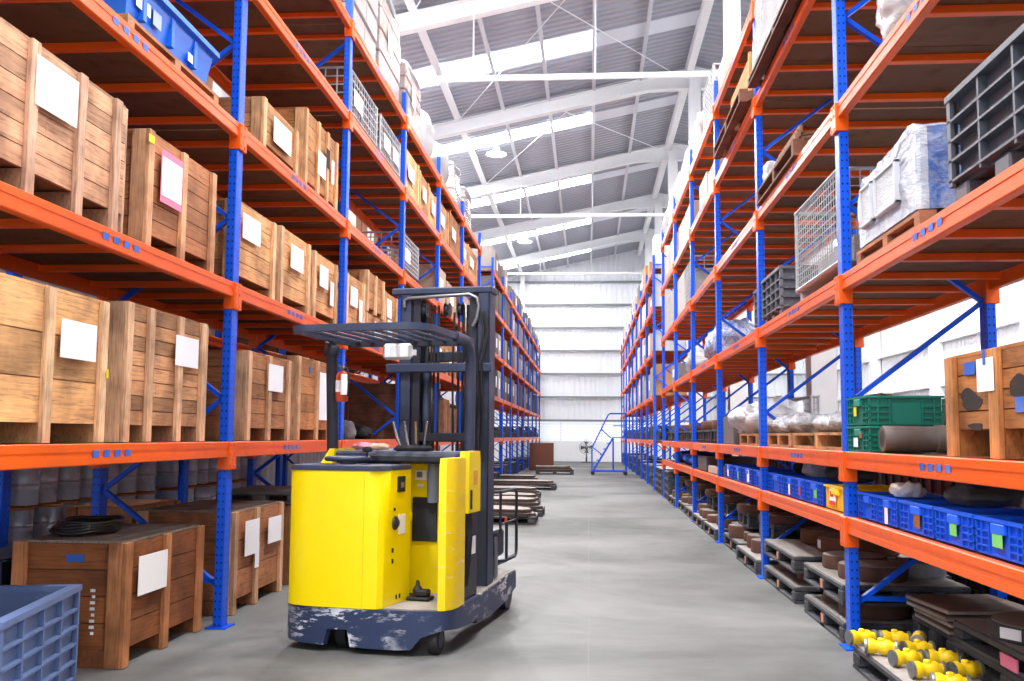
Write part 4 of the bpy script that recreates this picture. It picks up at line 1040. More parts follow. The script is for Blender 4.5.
# first shelf
def bigcrate_marks(t, L, D, H):
    sticker(t, .29, H - .11, .14, .06, 'sticker_blue', 'blue sticker', y=.022); sticker(t, .46, H - .11, .05, .06, 'sticker_blue', 'blue sticker', y=.022)
    sticker(t, .52, H - .20, .19, .15, 'paper', 'white paper sheet', y=-.004); sticker(t, .60, H - .08, .03, .07, 'sticker_blue', 'blue tape', y=-.007)
    sticker(t, .86, H - .30, .15, .065, 'sticker_blue', 'blue sticker', y=.022); sticker(t, 1.05, H - .12, .18, .05, 'sticker_blue', 'blue sticker', y=.022)
    mk = MB().lathe([(.022, -.003), (.022, 0), (.005, .0)], 16, (0, 0, 0), 'y').build('sticker', 'green_sticker', t); mk.location = (.60, .024, H - .34); mk['label'] = 'round green sticker'
    for x, z, w, h in ((.22, H - .28, .26, .10), (.80, H - .25, .24, .11), (.30, H - .37, .2, .03)):
        n_ = 26; rr_ = [1 + .16 * math.cos(4 * PI * a_ / n_ + x * 9) + .12 * math.cos(6 * PI * a_ / n_ + z * 30) + .05 * math.cos(14 * PI * a_ / n_) for a_ in range(n_)]
        o = MB().loft([[(w / 2 * rr_[a_] * math.cos(2 * PI * a_ / n_), yy_, h / 2 * rr_[a_] * math.sin(2 * PI * a_ / n_)) for a_ in range(n_)] for yy_ in (0, .003)]).build('paint_smudge', 'black_mark', t); o.location = (x + w / 2, .0255, z + h / 2)
crate('big old brown crate with blue stickers and hanging white sheet on the first shelf', 'R', 3.76, 5.25, d1, .50, .90, 4, (.065, .45, .86), lin(190, 122, 62), lin(204, 138, 78), x=1.78, skid=.13, extra=bigcrate_marks, var=.25, group=None, bw=.10)
MB_top = crate('short wooden plank block lying on top of the big old brown crate', 'R', 3.9, 4.3, d1 + .505, .10, .5, 1, (0, 1), lin(190, 130, 90), x=1.85, skid=.01, name='wooden_block', cat='block', group=None)
TEAL = lin(0, 112, 96)
def teal(label, z, H):
    t = tub(label, 'R', 6.42, 6.94, z, H, .46, TEAL, 'teal crates', x=1.745, cat='plastic crate')
    if 'yellow' in label: sticker(t, .18, .06, .06, .06, 'yellow_sticker', 'yellow label', y=-.001)
    else: sticker(t, .16, .03, .10, .06, 'paper', 'white label', y=-.001); sticker(t, .30, .09, .05, .04, 'red_sticker', 'red label', y=-.001)
teal('teal plastic crate with red and white labels, lower of the stacked pair', d1, .165)
teal('teal plastic crate with a yellow label, upper of the stacked pair', d1 + .17, .185)
pp = thing('pipe_section', 'fat grey pipe length lying across the first shelf in front of the teal crates', 'pipe', (1.79, 6.30, d1 + .088), 0)
MB().lathe([(.055, 0), (.078, 0), (.08, .01), (.08, .23), (.076, .235), (.076, .31), (.084, .315), (.084, .42), (.06, .42)], 28, (0, 0, 0), 'x').build('pipe_wall', 'rust', pp, lin(104, 96, 92), smooth=40)
MB().lathe([(.03, -.001), (.052, .0), (.052, .004), (.03, .004)], 20, (0, 0, 0), 'x').build('end_plug', 'rust', pp, lin(70, 60, 56), smooth=40)
black_pallet('flat grey board bundle on the first shelf behind the teal crates', 'R', 6.2, 6.9, d1, .32, .36, x=2.36, col=lin(140, 130, 120))
wooden_pallet('pale wooden pallet under the grey film bundle, first shelf past the near post', 'R', 7.25, 9.05, d1, .9, lin(214, 164, 110), x=1.80)
wooden_pallet('second pale wooden pallet under the grey film bundle on the first shelf', 'R', 9.15, 10.85, d1, .9, lin(210, 160, 110), x=1.80)
wooden_pallet('wooden pallet with drooping white film on the first shelf past the second post', 'R', 10.95, 12.2, d1, .8, lin(190, 140, 96), x=1.80)
FILMG = lin(140, 142, 150)
for i, (lab, y, x, z, s, sd) in enumerate((('grey plastic film bundle on the pale pallet, nearest heap', 7.95, 2.25, d1 + .135, (.8, 1.4, .13), 2), ('grey plastic film bundle on the pale pallet, farther heap', 9.5, 2.16, d1 + .135, (.7, 1.3, .15), 5))):
    soft_thing('film_bundle', lab, 'plastic film', (x, y, z), s, 'stretch_film', FILMG, amp=.05, freq=5, seed=sd, round_=.5, seg=20)
soft_thing('plastic_sheet', 'white plastic sheet drooping over a pallet edge on the first shelf', 'plastic sheet', (2.1, 11.9, d1 + .135), (.7, 1.1, .34), 'stretch_film', lin(232, 234, 238), amp=.12, freq=3, seed=12, seg=14)
crate('brown box standing behind the grey film on the first shelf', 'R', 9.3, 10.3, d1 + .145, .36, .07, 3, (0, 1), lin(140, 92, 72), x=2.63, group=None)
wire_cage('wire cage on the first shelf behind the drooping white sheet', 'R', 12.3, 13.6, d1 + .003, .60, .12, x=2.66, nx=10, nz=6, group='wire cages on the right rack')
carton('dark grey carton on the first shelf between two posts past the white sheet', 'R', 12.7, 14.3 - .65, d1, .36, .8, lin(96, 92, 92), paper=False, tape=False)
for i, (a, b) in enumerate(((14.0, 14.9), (15.0, 15.9), (16.0, 16.9), (17.3, 18.3), (18.4, 19.4), (19.6, 20.2), (20.7, 21.8), (22.0, 23.4))):
    ribbed_bin('black open bin in the row on the first shelf of the right rack', 'R', a, b, d1, .2, .8, lin(62, 60, 62), 3, 1, group='black bins on the first shelf', feet=.02, rib=.02)
for i, (a, b) in enumerate(((14.2, 15.6), (15.8, 16.8), (17.4, 19.0), (20.8, 22.4))):
    disc('rusty brown disc on the black bins of the first shelf', (2.2, (a + b) / 2, d1 + .205), .40, .13, RUST, 'rusty discs on the black bins')
# low shelf: blue tubs
CARD = {'g': 'green_sticker', 'p': 'paper', 'y': 'yellow_sticker', 'r': 'red_sticker'}
TUBS = [(3.75, 4.33, 'blue tub with red-brown card on the low shelf, nearest of the row', (.62, .25, .11, .09, 'red_sticker', 'red-brown card')),
        (4.36, 4.88, 'blue tub with big green card on the low shelf, second of the row', (.38, .28, .11, .075, 'green_sticker', 'green card')),
        (4.91, 5.43, 'blue tub with small green card on the low shelf, third of the row', (.42, .28, .09, .07, 'green_sticker', 'green card')),
        (5.46, 6.03, 'blue tub with brown and yellow card on the low shelf, fourth of the row', (.46, .22, .10, .1, 'carton', 'brown card')),
        (6.08, 6.48, 'blue tub with white strip on the low shelf, fifth of the row', (.40, .05, .06, .14, 'paper', 'white strip')),
        (6.5, 6.93, 'plain blue tub on the low shelf against the near blue post', None)]
for a, b, lab, cd in TUBS:
    t = tub(lab, 'R', a, b, d0, .168, .44, BLUEBIN, 'blue tubs on the low shelf', x=1.80, card=cd)
    if cd and cd[4] == 'carton':
        for c in t.children:
            if c.name.startswith('card'): c.color = lin(140, 84, 36)
T2 = [(7.95, 8.55, 'blue tub with green card on the low shelf beside the yellow tub', (.5, .28, .1, .08, 'green_sticker', 'green card')), (8.6, 8.98, 'blue tub with red strip, second past the yellow tub', (.4, .2, .05, .1, 'red_sticker', 'red strip')),
      (9.02, 9.45, 'blue tub with white ragged tag, third past the yellow tub', (.4, .1, .07, .14, 'paper', 'white tag')), (9.5, 10.3, 'blue tub behind the second post on the low shelf', None),
      (10.45, 11.2, 'blue tub with long white paper just past the second post', (.6, .15, .22, .15, 'paper', 'white paper')), (11.3, 12.0, 'blue tub with white paper, second past the second post', (.5, .15, .14, .15, 'paper', 'white paper')), (12.1, 12.7, 'blue tub with green card, third past the second post', (.5, .2, .09, .08, 'green_sticker', 'green card')), (12.8, 13.5, 'blue tub with white tag next to the third post', (.3, .15, .14, .15, 'paper', 'white tag'))]
for a, b, lab, cd in T2: tub(lab, 'R', a, b, d0, .175, .44, BLUEBIN, 'blue tubs on the low shelf', x=1.80, card=cd)
def yellow_label(t):
    sticker(t, .16, .03, .18, .13, 'paper', 'white label', y=.004, name='label'); sticker(t, .16, .03, .18, .03, 'red_sticker', 'red print', y=.002, name='print'); sticker(t, .18, .09, .10, .04, 'red_sticker', 'red print', y=.002, name='print')
yt = tub('yellow tub with red and white label on the low shelf beside the near blue post', 'R', 7.22, 7.9, d0, .172, .44, lin(246, 196, 8), None, x=1.80, ribs=False); yellow_label(yt)
tub('yellow tub on the low shelf beyond the nearest blue tub', 'R', 3.2, 3.73, d0, .168, .44, lin(246, 196, 8), None, x=1.80, ribs=False)
for i, (lab, y, x, sz, c) in enumerate((('dark grey bag of parts lying over the blue tubs on the low shelf', 5.55, 2.08, (.32, .5, .11), lin(84, 82, 84)), ('grey bag of parts over the blue tubs, nearer the camera', 4.6, 2.1, (.3, .42, .10), lin(112, 114, 122)), ('white rag hanging over the rim of a blue tub', 6.15, 1.9, (.16, .14, .07), lin(226, 220, 214)),
      ('dark bag over the blue tubs past the yellow tub', 8.3, 2.1, (.3, .5, .12), lin(74, 72, 74)), ('grey white rag over the blue tubs near the second post', 9.2, 2.05, (.22, .3, .16), lin(196, 194, 194)), ('black bag over the blue tubs near the second post', 9.9, 2.15, (.3, .5, .13), lin(54, 54, 58)))):
    soft_thing('parts_bag' if 'bag' in lab else 'rag', lab, 'bag' if 'bag' in lab else 'rag', (x, y, d0 + .18), sz, 'cloth', c, amp=.05, freq=7, seed=20 + i)
for i, (a, b) in enumerate(((14.0, 15.4), (15.6, 16.8))):
    carton(['flat pale board stack on the low shelf past the third post, nearer one', 'flat dark board stack on the low shelf past the third post, farther one'][i], 'R', a, b, d0, .1 + .12 * i, .8, [lin(190, 176, 166), lin(80, 74, 74)][i], paper=False, tape=False, name='board_stack', cat='boards')
for i, (a, b) in enumerate(((17.4, 18.9), (19.0, 20.2), (21.0, 22.2))):
    soft_thing('blue_sheet', ['folded blue sheet on the low shelf near its far end, nearest heap', 'folded blue sheet on the low shelf near its far end, middle heap', 'folded blue sheet on the low shelf near its far end, last heap'][i], 'plastic sheet', (2.2, (a + b) / 2, d0), (.7, (b - a) * .85, .22), 'cloth', lin(14, 82, 190), amp=.05, freq=4, seed=40 + i)
# second shelf
ribbed_bin('huge dark grey ribbed bin on the second shelf, nearest the camera', 'R', 3.76, 4.90, d2, .53, .95, lin(76, 78, 88), 3, 4, x=1.74, feet=.08, rib=.045, mat='plastic')
wooden_pallet('wooden pallet under the shrink-wrapped load on the second shelf', 'R', 5.40, 6.66, d2, .95, lin(178, 120, 86), x=1.76, H=.09)
def wrapped_blue():
    loc, rz, L = side_place('R', 5.42, 6.60, d2 + .105, 1.76)
    t = thing('wrapped_load', 'blue load in white shrink film with two framed windows on the second shelf', 'wrapped load', loc, rz); D = .9
    # taller at the near end, sloping shoulder toward the far end (local x grows toward the camera)
    prof = [(0, 0), (L, 0), (L, .45), (L - .10, .50), (L - .25, .49), (L - .6, .46), (.12, .44), (0, .38)]
    polys = [[(x, y, z) for x, z in prof] for y in (0, .02, D - .02, D)]
    polys[0] = [(L / 2 + (x - L / 2) * .97, 0, z * .97) for x, z in prof]; polys[3] = [(L / 2 + (x - L / 2) * .97, D, z * .97) for x, z in prof]
    o = MB().loft(polys).build('wrapped_body', 'wrap_blue', t, lin(200, 206, 218))
    sub = o.modifiers.new('s', 'SUBSURF'); sub.subdivision_type = 'SIMPLE'; sub.levels = sub.render_levels = 4
    tx = bpy.data.textures.new('wrinkle', 'CLOUDS'); tx.noise_scale = .12
    dm = o.modifiers.new('d', 'DISPLACE'); dm.texture = tx; dm.strength = .035; dm.mid_level = .5
    for x0, w in ((.14, .25), (.46, .42)):
        f = MB(); e = .025; z0, z1 = .10, .36
        f.box(x0, -.03, z0, x0 + w, .01, z0 + e, c=.006); f.box(x0, -.03, z1 - e, x0 + w, .01, z1, c=.006); f.box(x0, -.03, z0, x0 + e, .01, z1, c=.006); f.box(x0 + w - e, -.03, z0, x0 + w, .01, z1, c=.006)
        w_ = f.build('window_frame', 'plastic', t, lin(196, 199, 206))
        MB().box(x0 + e, -.02, z0 + e, x0 + w - e, -.012, z1 - e).build('window_film', 'stretch_film', w_, lin(205, 208, 214))
    return t
m, nt, N, L_, b_ = base_mat('wrap_blue')
v_ = obj_vec(N, L_, (1, 1, 1)); sn_ = N.new('ShaderNodeSeparateXYZ'); tc_ = N.new('ShaderNodeTexCoord'); L_.new(tc_.outputs['Object'], sn_.inputs[0])
n_ = noise_node(N, L_, v_, 5, 8, .7, 1.6)
c_ = mix(N, L_, ramp(N, L_, n_, [(.40, (0, 0, 0, 1)), (.62, (1, 1, 1, 1))]), lin(168, 176, 196), lin(206, 210, 220))
e_ = math_node(N, L_, 'MULTIPLY', math_node(N, L_, 'GREATER_THAN', sn_.outputs[0], 1.15), ramp(N, L_, n_, [(.35, (1, 1, 1, 1)), (.7, (.35, .35, .35, 1))]))
stripe = math_node(N, L_, 'GREATER_THAN', sn_.outputs[1], .06)
c_ = mix(N, L_, math_node(N, L_, 'MULTIPLY', e_, stripe), c_, lin(40, 92, 178))
L_.new(c_, b_.inputs['Base Color']); b_.inputs['Roughness'].default_value = .22
bump(N, L_, b_, noise_node(N, L_, obj_vec(N, L_, (1, 1, 3)), 7, 6, .7, 2.5), .8, .02)
wrapped_blue()
wire_cage('big wire cage on the second shelf just past the near blue post', 'R', 7.12, 8.62, d2, .80, .9, x=1.76, nx=20, nz=11, th=.006, group='wire cages on the right rack')
carton('pale box inside the big wire cage on the second shelf', 'R', 7.25, 8.4, d2 + .125, .2, .7, lin(180, 178, 176), x=1.9, paper=False)
ribbed_bin('dark grey ribbed bin on the second shelf beside the second post', 'R', 9.3, 10.28, d2, .46, .6, GREYBIN, 4, 4, x=1.76, feet=.06, rib=.03)
ribbed_bin('dark grey ribbed bin behind the second post on the second shelf', 'R', 10.5, 11.0, d2, .46, .6, GREYBIN, 3, 4, x=1.80, feet=.06, rib=.03)
soft_thing('wrapped_bundle', 'blue and white wrapped bundle on the second shelf between the third and fourth posts', 'wrapped bundle', (2.2, 15.45, d2), (.66, 2.0, .58), 'stretch_film', lin(70, 110, 190), amp=.10, freq=3, seed=31, seg=14)
soft_thing('wrapped_bundle', 'white wrapped bundle on the second shelf past the fourth post', 'wrapped bundle', (2.2, 18.85, d2), (.66, 1.7, .48), 'stretch_film', lin(205, 208, 214), amp=.10, freq=3, seed=33, seg=12)
carton('grey carton on the second shelf near the end of the right rack', 'R', 20.8, 22.0, d2, .4, .8, lin(140, 138, 138))
# third shelf
soft_thing('wrapped_bundle', 'white film-wrapped bale on the third shelf at the top edge of the view', 'wrapped bundle', (2.2, 6.0, d3 + .035), (.74, .92, .75), 'stretch_film', lin(222, 216, 210), amp=.07, freq=5, seed=35, seg=16)
wooden_pallet('worn brown pallet under the bale on the third shelf', 'R', 5.25, 6.6, d3, .9, lin(128, 76, 52), x=1.76, H=.03)
wooden_pallet('brown pallet on the third shelf between the near and second posts', 'R', 8.3, 10.15, d3, .9, lin(128, 84, 60), x=1.70, H=.14)
for k in range(3):
    t = thing('bent_sheet', ['rusty bent sheet, lowest of three on the third shelf pallet', 'rusty bent sheet, middle of three on the third shelf pallet', 'rusty bent sheet, topmost of three on the third shelf pallet'][k], 'metal sheet', (1.76 + .06 * k, 8.5 + .2 * k, d3 + .15 + k * .10), 0)
    pts = [(0, 0), (.2, .03), (.4, .09), (.6, .08), (.8, .02)]
    MB().loft([[(x, 0, z), (x, 1.0, z), (x, 1.0, z + .03), (x, 0, z + .03)] for x, z in pts]).build('sheet', 'rust', t, lin(120, 82, 62)); MB().box(0, 0, .0, .03, 1.0, .1).build('edge_flange', 'rust', t, lin(150, 110, 84))
soft_thing('rag', 'white crumpled film ball at the far end of the bent rusty sheets', 'rag', (1.9, 10.05, d3 + .145), (.25, .3, .26), 'stretch_film', lin(230, 230, 234), amp=.07, freq=6, seed=36)
wire_cage('rusty wire cage on the third shelf past the fourth post', 'R', 17.28, 18.7, d3, .80, .9, x=1.80, nx=8, nz=9, th=.014, group='wire cages on the right rack')
for i, (a, b, h) in enumerate(((18.9, 20.3, .8), (20.8, 22.2, .8), (22.4, 23.8, .8))):
    carton('tall light grey box on the third shelf of the right rack', 'R', a, b, d3, h, .85, lin(176, 174, 172), 'grey boxes on the third right shelf', paper=False)
# fourth shelf
wooden_pallet('dark pallet under the orange crate on the fourth shelf', 'R', 10.5, 12.75, d4, .9, lin(120, 78, 56), x=1.60, H=.14)
crate('orange plywood crate on the fourth shelf past the second post', 'R', 10.6, 12.2, d4 + .145, .45, .8, 3, (1,), lin(214, 140, 74), x=1.72, skid=.02)
for i, (a, b, h) in enumerate(((14.1, 15.0, .4), (15.2, 16.2, .5), (17.5, 18.6, .6), (18.8, 20.0, .6), (20.8, 22.1, .7), (22.3, 23.7, .6))):
    carton('pale pinkish carton on the fourth shelf of the right rack', 'R', a, b, d4, h, .8, lin(206, 178, 166), 'pale cartons on the fourth right shelf')
# top shelf
wooden_pallet('brown pallet under the tall white wrapped load on the fourth shelf', 'R', 7.3, 10.1, d4, .95, lin(104, 64, 50), x=1.62, H=.08)
soft_thing('wrapped_bundle', 'tall white wrapped load on the fourth shelf of the right rack', 'wrapped bundle', (2.1, 8.7, d4 + .085), (.92, 2.7, .8), 'film_dull', lin(165, 165, 170), amp=.05, freq=3, seed=50, seg=14, round_=.2)
wire_cage('wire cage on the top shelf past the third post', 'R', 14.1, 15.4, d5, .75, .9, x=1.78, nx=8, nz=8, th=.012, group='wire cages on the right rack')
carton('pinkish carton in front of the wire cage on the top shelf', 'R', 13.0, 13.9, d5, .5, .8, lin(206, 170, 156))
for i, (y, s) in enumerate(((16.25, 1.2), (18.05, 1.3), (19.55, 1.3), (21.4, 1.3), (22.9, 1.2))):
    soft_thing('wrapped_bundle', 'white wrapped load in the row on the far half of the top right shelf', 'wrapped bundle', (2.2, y, d5), (.9, s, .62), 'film_dull', lin(152, 144, 142), amp=.07, freq=3, seed=52 + i, seg=10, round_=.35, group='white loads on the top right shelf')
# dark goods standing on the floor of the next aisle, behind the right rack
for i in range(17):
    y = 3.0 + i * 1.24
    ribbed_bin('dark bin on the floor behind the right rack', 'R', y, y + 1.16, 0, 1.12, .8, lin(44, 44, 50), 4, 4, x=3.3, feet=.08, group='dark bins behind the right rack')
# floor, under the right rack: black pallets, steel discs, valves
black_pallet('black plastic pallet with yellow valves on the floor, nearest the camera', 'R', 4.9, 6.45, 0, .45, .14, x=1.62, col=lin(48, 50, 56))
VY = lin(246, 206, 20)
def valve(label, x, y, a):
    t = thing('pipe_valve', label, 'valve', (x, y, .146 + .045), a, 'yellow valves on the black pallet')
    MB().lathe([(.03, -.075), (.043, -.07), (.045, -.045), (.035, -.03), (.034, -.01), (.043, .01), (.044, .045), (.032, .06), (.03, .075)], 18, (0, 0, 0), 'x').build('valve_body', 'plastic', t, VY, smooth=40)
    for s in (-1, 1): MB().lathe([(.02, s * .075), (.044, s * .076), (.044, s * .09), (.02, s * .092)][::s], 18, (0, 0, 0), 'x').build('end_flange', 'steel', t, smooth=40)
    MB().lathe([(.02, .03), (.02, .047), (.014, .052), (.005, .053)], 12).build('stem_cap', 'plastic', t, VY, smooth=40)
VP = [(1.665, 6.40, .2, 'farthest yellow valve at the pallet corner by the post'), (1.86, 6.40, -.1, 'yellow valve at the back of the pallet, beside the far corner one'), (1.70, 6.12, -.3, 'yellow valve near the pallet front edge, second from the post'), (1.90, 6.10, .1, 'yellow valve at the centre of the pallet'), (1.76, 5.84, .2, 'yellow valve in the third row from the post, front one'),
      (1.96, 5.86, -.2, 'yellow valve in the third row from the post, back one'), (1.78, 5.56, .1, 'yellow valve in the fourth row from the post, front one'), (1.98, 5.58, .3, 'yellow valve in the fourth row from the post, back one'), (1.80, 5.28, -.2, 'yellow valve in the nearest row, cut by the bottom of the picture'), (1.99, 6.36, 1.2, 'small brownish yellow valve near the flat grey boards')]
for x, y, a, lab in VP: valve(lab, x, y, a)
for k in range(3): black_pallet('black pallet in the tall stack beside the yellow valves', 'R', 4.7, 6.12, .0 + .12 * k, .62, .118, x=2.11, group='pallets stacked beside the valves')
D1 = disc('big round steel disc with white and brown labels on the near black pallet stack', (2.46, 5.55, .36), .34, .085, lin(62, 62, 66), rot=.55)
MB().box(-.343, -.02, .02, -.336, .10, .075).build('paper_label', 'paper', D1); MB().box(-.342, -.14, .02, -.322, -.03, .075).build('brown_label', 'carton', D1, lin(110, 62, 44))
PKL = MB().box(2.098, 5.22, .255, 2.1075, 5.42, .32).build('pink_label', 'paper_pink'); tag(PKL, 'pink label hanging on the near black pallet stack', 'label')
for k in range(4):
    t = thing('flat_board', ['flat grey board, lowest of four behind the tall black pallet stack', 'flat grey board, second of four behind the tall black pallet stack', 'flat grey board, third of four behind the tall black pallet stack', 'flat grey board, topmost of four behind the tall black pallet stack'][k], 'board', (2.10 + .02 * (k % 2), 6.16 + .02 * k, .26 + .035 * k), .03 * k)
    MB().box(0, 0, 0, .55, .62, .02, c=.004).build('board_core', 'dusty_top', t); MB().box(-.001, 0, .02, .552, .622, .027).build('top_sheet', 'rust', t, lin(110, 90, 82))
black_pallet('black pallet lying under the flat grey boards', 'R', 6.15, 6.9, 0, .52, .255, x=2.12)
black_pallet('black pallet holding a shiny steel disc behind the near post', 'R', 8.45, 8.75, .0, .3, .3, x=2.62)
disc('shiny steel disc on a black pallet behind the near blue post', (2.42, 7.72, .398), .2, .1, lin(170, 172, 178), topmat='steel')
def floor_stack(y0, y1, labs, tiers, x=1.74, discs=True, paper=None):
    z = 0; n = 0
    for k in range(tiers):
        black_pallet(labs + [', lower pallet', ', upper pallet', ', top pallet'][k], 'R', y0, y1, z, .86, .14, x=x, mark=True); z += .143
        if discs:
            L = y1 - y0
            for q in range(2):
                r = min(.27, L * .24)
                disc(labs + ', rusty disc on the ' + ['lower', 'upper', 'top'][k] + ' pallet, ' + ['nearer', 'farther'][q], (x + r + .03 + .02 * q, y0 + L * (.27 + .46 * q), z), min(r, .24), .10, lin(104, 74, 62))
            z += .112
def pale_board(lab, y0, y1, z, x=1.75):
    t = thing('plywood_board', lab, 'board', (x, y0, z + .003), 0)
    MB().box(0, 0, 0, .8, y1 - y0, .016).build('sheet', 'wood_flat', t, lin(222, 176, 150)); MB().box(-.001, .2, .002, .0, .3, .014).build('edge_mark', 'paper', t)
floor_stack(7.16, 8.42, 'black pallet pile right behind the near blue post', 2, discs=True)
floor_stack(8.80, 10.30, 'black pallet pile beside the second blue post', 2, discs=False)
for q, (x, y, r, h, z, lab) in enumerate(((2.15, 9.2, .30, .105, .143, 'rusty disc between the two pallets beside the second post, nearer'), (2.1, 9.9, .28, .105, .143, 'rusty disc between the two pallets beside the second post, farther'))):
    disc(lab, (x, y, z), r, h, lin(104, 74, 62))
for o in bpy.data.objects:
    if o.get('label') == 'black pallet pile beside the second blue post, upper pallet': o.location.z = .258
disc('big rusty ring disc at the back above the second pallet pile', (2.35, 9.9, .405), .32, .12, lin(112, 70, 52)); disc('rusty disc with white tag at the back above the pallet piles', (2.36, 9.1, .405), .34, .13, lin(112, 70, 52), lab=True)
black_pallet('black pallet at the back under the rusty discs', 'R', 8.8, 10.3, .0, .12, .4, x=2.62)
def mixed(y0, y1, place, seed):
    rnd = random.Random(seed); L = y1 - y0
    black_pallet('black pallet on the floor ' + place, 'R', y0, y1, 0, .86, .15, x=1.72 + rnd.uniform(-.02, .06), mark=True); z = .153
    for q in range(3):
        r = L * .15
        disc('rusty disc with dusty top ' + place + ', ' + ['nearest', 'middle', 'farthest'][q] + ' of three', (1.99 + rnd.uniform(-.04, .1), y0 + L * (.18 + .32 * q), z), r, rnd.uniform(.10, .16), lin(108, 78, 66))
    z += .165
    black_pallet('black pallet on top of rusty discs ' + place, 'R', y0 + .05, y1 - L * .35, z, .8, .17, x=1.9)
    disc('wide dusty disc topping the pile ' + place, (2.15, y0 + L * .3, z + .175), .33, .09, lin(108, 78, 66))
mixed(10.6, 12.0, 'just past the second post', 1); mixed(12.2, 13.6, 'just before the third post', 2)
mixed(14.0, 15.4, 'just past the third post', 3); mixed(15.6, 17.0, 'just before the fourth post', 4); mixed(17.3, 18.7, 'just past the fourth post', 5); mixed(18.9, 20.3, 'just before the fifth post', 6); mixed(20.7, 22.1, 'past the fifth post', 7)
for i, (y0) in enumerate((22.4, 24.4, 25.6)):
    for k in range(4): black_pallet('black pallet in a stack by the cross aisle on the right', 'R', y0, y0 + 1.1, .16 * k, .8, .155, group='stacked pallets by the right cross aisle', x=1.74)
# far right rack
rnd = random.Random(5); ys = YR + 6 * BAY
FW = [lin(196, 196, 196), lin(150, 148, 146), lin(206, 180, 164), lin(120, 116, 116), lin(226, 226, 228), lin(178, 128, 84)]
for li, z in enumerate(LV[1:]):
    if li == 0: continue
    for k in range(8):
        for j in range(3):
            a = ys + k * BAY + .1 + j * 1.08
            if rnd.random() < .15: continue
            carton('pale carton on the far right rack beyond the cross aisle', 'R', a, a + rnd.uniform(.85, 1.02), z, rnd.uniform(.5, .95) if li < 4 else rnd.uniform(.5, 1.1), .85, FW[rnd.randrange(6)], 'cartons on the far right rack', paper=rnd.random() < .4, tape=False)
for k in range(8):
    for j in range(2):
        a = ys + k * BAY + .2 + j * 1.55
        black_pallet('dark pallet on the lowest far right shelf', 'R', a, a + 1.3, LV[1], .85, rnd.uniform(.15, .45), 'pallets on the lowest far right shelf')
        for q in range(2): black_pallet('black pallet stacked on the floor under the far right rack', 'R', a, a + 1.3, .33 * q, .9, rnd.uniform(.2, .32), 'pallets under the far right rack')
# ------------------------------------------------------------------ the open floor beyond the truck
def sprue_pile(y, x0, x1, n, place):
    for k in range(n):
        w = x1 - x0 - .06 * k
        t = thing('steel_plate', ['lowest', 'middle', 'topmost'][k] + ' dark flame-cut steel plate in the low pile ' + place, 'steel plate', (x0, y, .13 + k * .06), .02 * k)
        pts = [(0, 0), (w * .3, -.04), (w * .62, .03), (w * .9, -.05), (w, .1), (w * .96, .5), (w * .7, .9), (w * .3, .86), (0, .95)]
        MB().prism(pts, 0, .045).build('plate', 'rust', t, lin(74, 60, 56)); MB().prism([(a * .98 + .01, b * .97 + .01) for a, b in pts], .0451, .049).build('dusty_surface', 'dusty_top', t)
for i, (y, x0, x1, n, pl) in enumerate(((16.0, -2.4, -.84, 2, 'nearest the truck, on the black pallet'), (17.6, -2.4, -.80, 3, 'second from the truck'), (20.0, -2.5, -.98, 2, 'third from the truck'), (22.6, -2.5, -1.1, 2, 'fourth from the truck'), (26.2, -2.58, -.85, 2, 'fifth from the truck, the widest'), (29.6, -2.62, -1.5, 2, 'sixth from the truck'), (37.0, -1.95, -.55, 3, 'standing alone by the brown panel'))):
    black_pallet('black pallet under the low steel plate pile ' + pl, 'L', y, y + .95, 0, x1 - x0, .125, x=x1 - .0)
    sprue_pile(y, x0, x1, n, pl)
pn = thing('panel_box', 'brown upright panel standing at the end of the left rack', 'panel', (-2.42, 41.5, .003), 0)
MB().box(0, 0, 0, .98, .12, 1.12, c=.01).build('board', 'carton', pn, lin(112, 66, 50)); MB().box(-.02, -.02, 0, .0, .14, 1.13).build('edge_trim', 'carton', pn, lin(96, 54, 42))
# rolling stairs
st_ = thing('rolling_stairs', 'blue rolling warehouse stairs on castors near the far right rack', 'stairs', (.12, 36.9, 0), 0)
W = 1.25; Dp = .75
for q, y in enumerate((0, Dp)):
    fr = MB()
    fr.tube([(.0, y, .14), (0, y, .98), (.60, y, 2.2), (.68, y, 2.25), (W, y, 2.25)], .022, 8)
    fr.tube([(.0, y, .14), (W, y, .14)], .026, 8).tube([(W, y, .14), (W, y, 2.25)], .022, 8)
    fr.tube([(.05, y, .16), (.78, y, 1.36), (W, y, 1.36)], .026, 8).tube([(.78, y, .14), (.78, y, 1.36)], .02, 8)
    fr.tube([(.06, y, .98), (.36, y, .74)], .016, 8).tube([(.36, y, 1.66), (.68, y, 1.36)], .016, 8).tube([(.78, y, 1.8), (W, y, 1.8)], .016, 8)
    fr.build('side_frame', 'blue_plain', st_, smooth=60)
for k in range(6):
    x = .10 + k * .125; z = .32 + k * .205
    MB().box(x - .06, .02, z, x + .1, Dp - .02, z + .025).build('step', 'blue_plain', st_)
MB().box(.76, .02, 1.35, W, Dp - .02, 1.38).build('platform', 'blue_plain', st_)
MB().tube([(0, 0, .14), (0, Dp, .14)], .02, 8).build('cross_tube', 'blue_plain', st_); MB().tube([(W, 0, .14), (W, Dp, .14)], .02, 8).build('cross_tube', 'blue_plain', st_)
for x in (.03, W - .03):
    for y in (0, Dp):
        w_ = MB().lathe([(.03, -.02), (.07, -.02), (.072, 0), (.07, .02), (.03, .02)], 18, (x, y, .072), 'y').build('castor', 'black_rubber', st_, smooth=40)
fan = thing('floor_fan', 'grey round pedestal fan near the far wall left of the blue stairs', 'fan', (-.12, 54.2, 0), 0)
MB().lathe([(.30, 0), (.30, .03), (.05, .06), (.03, .5), (.03, .55)], 20).build('stand', 'dark_metal', fan, smooth=40)
mb = MB()
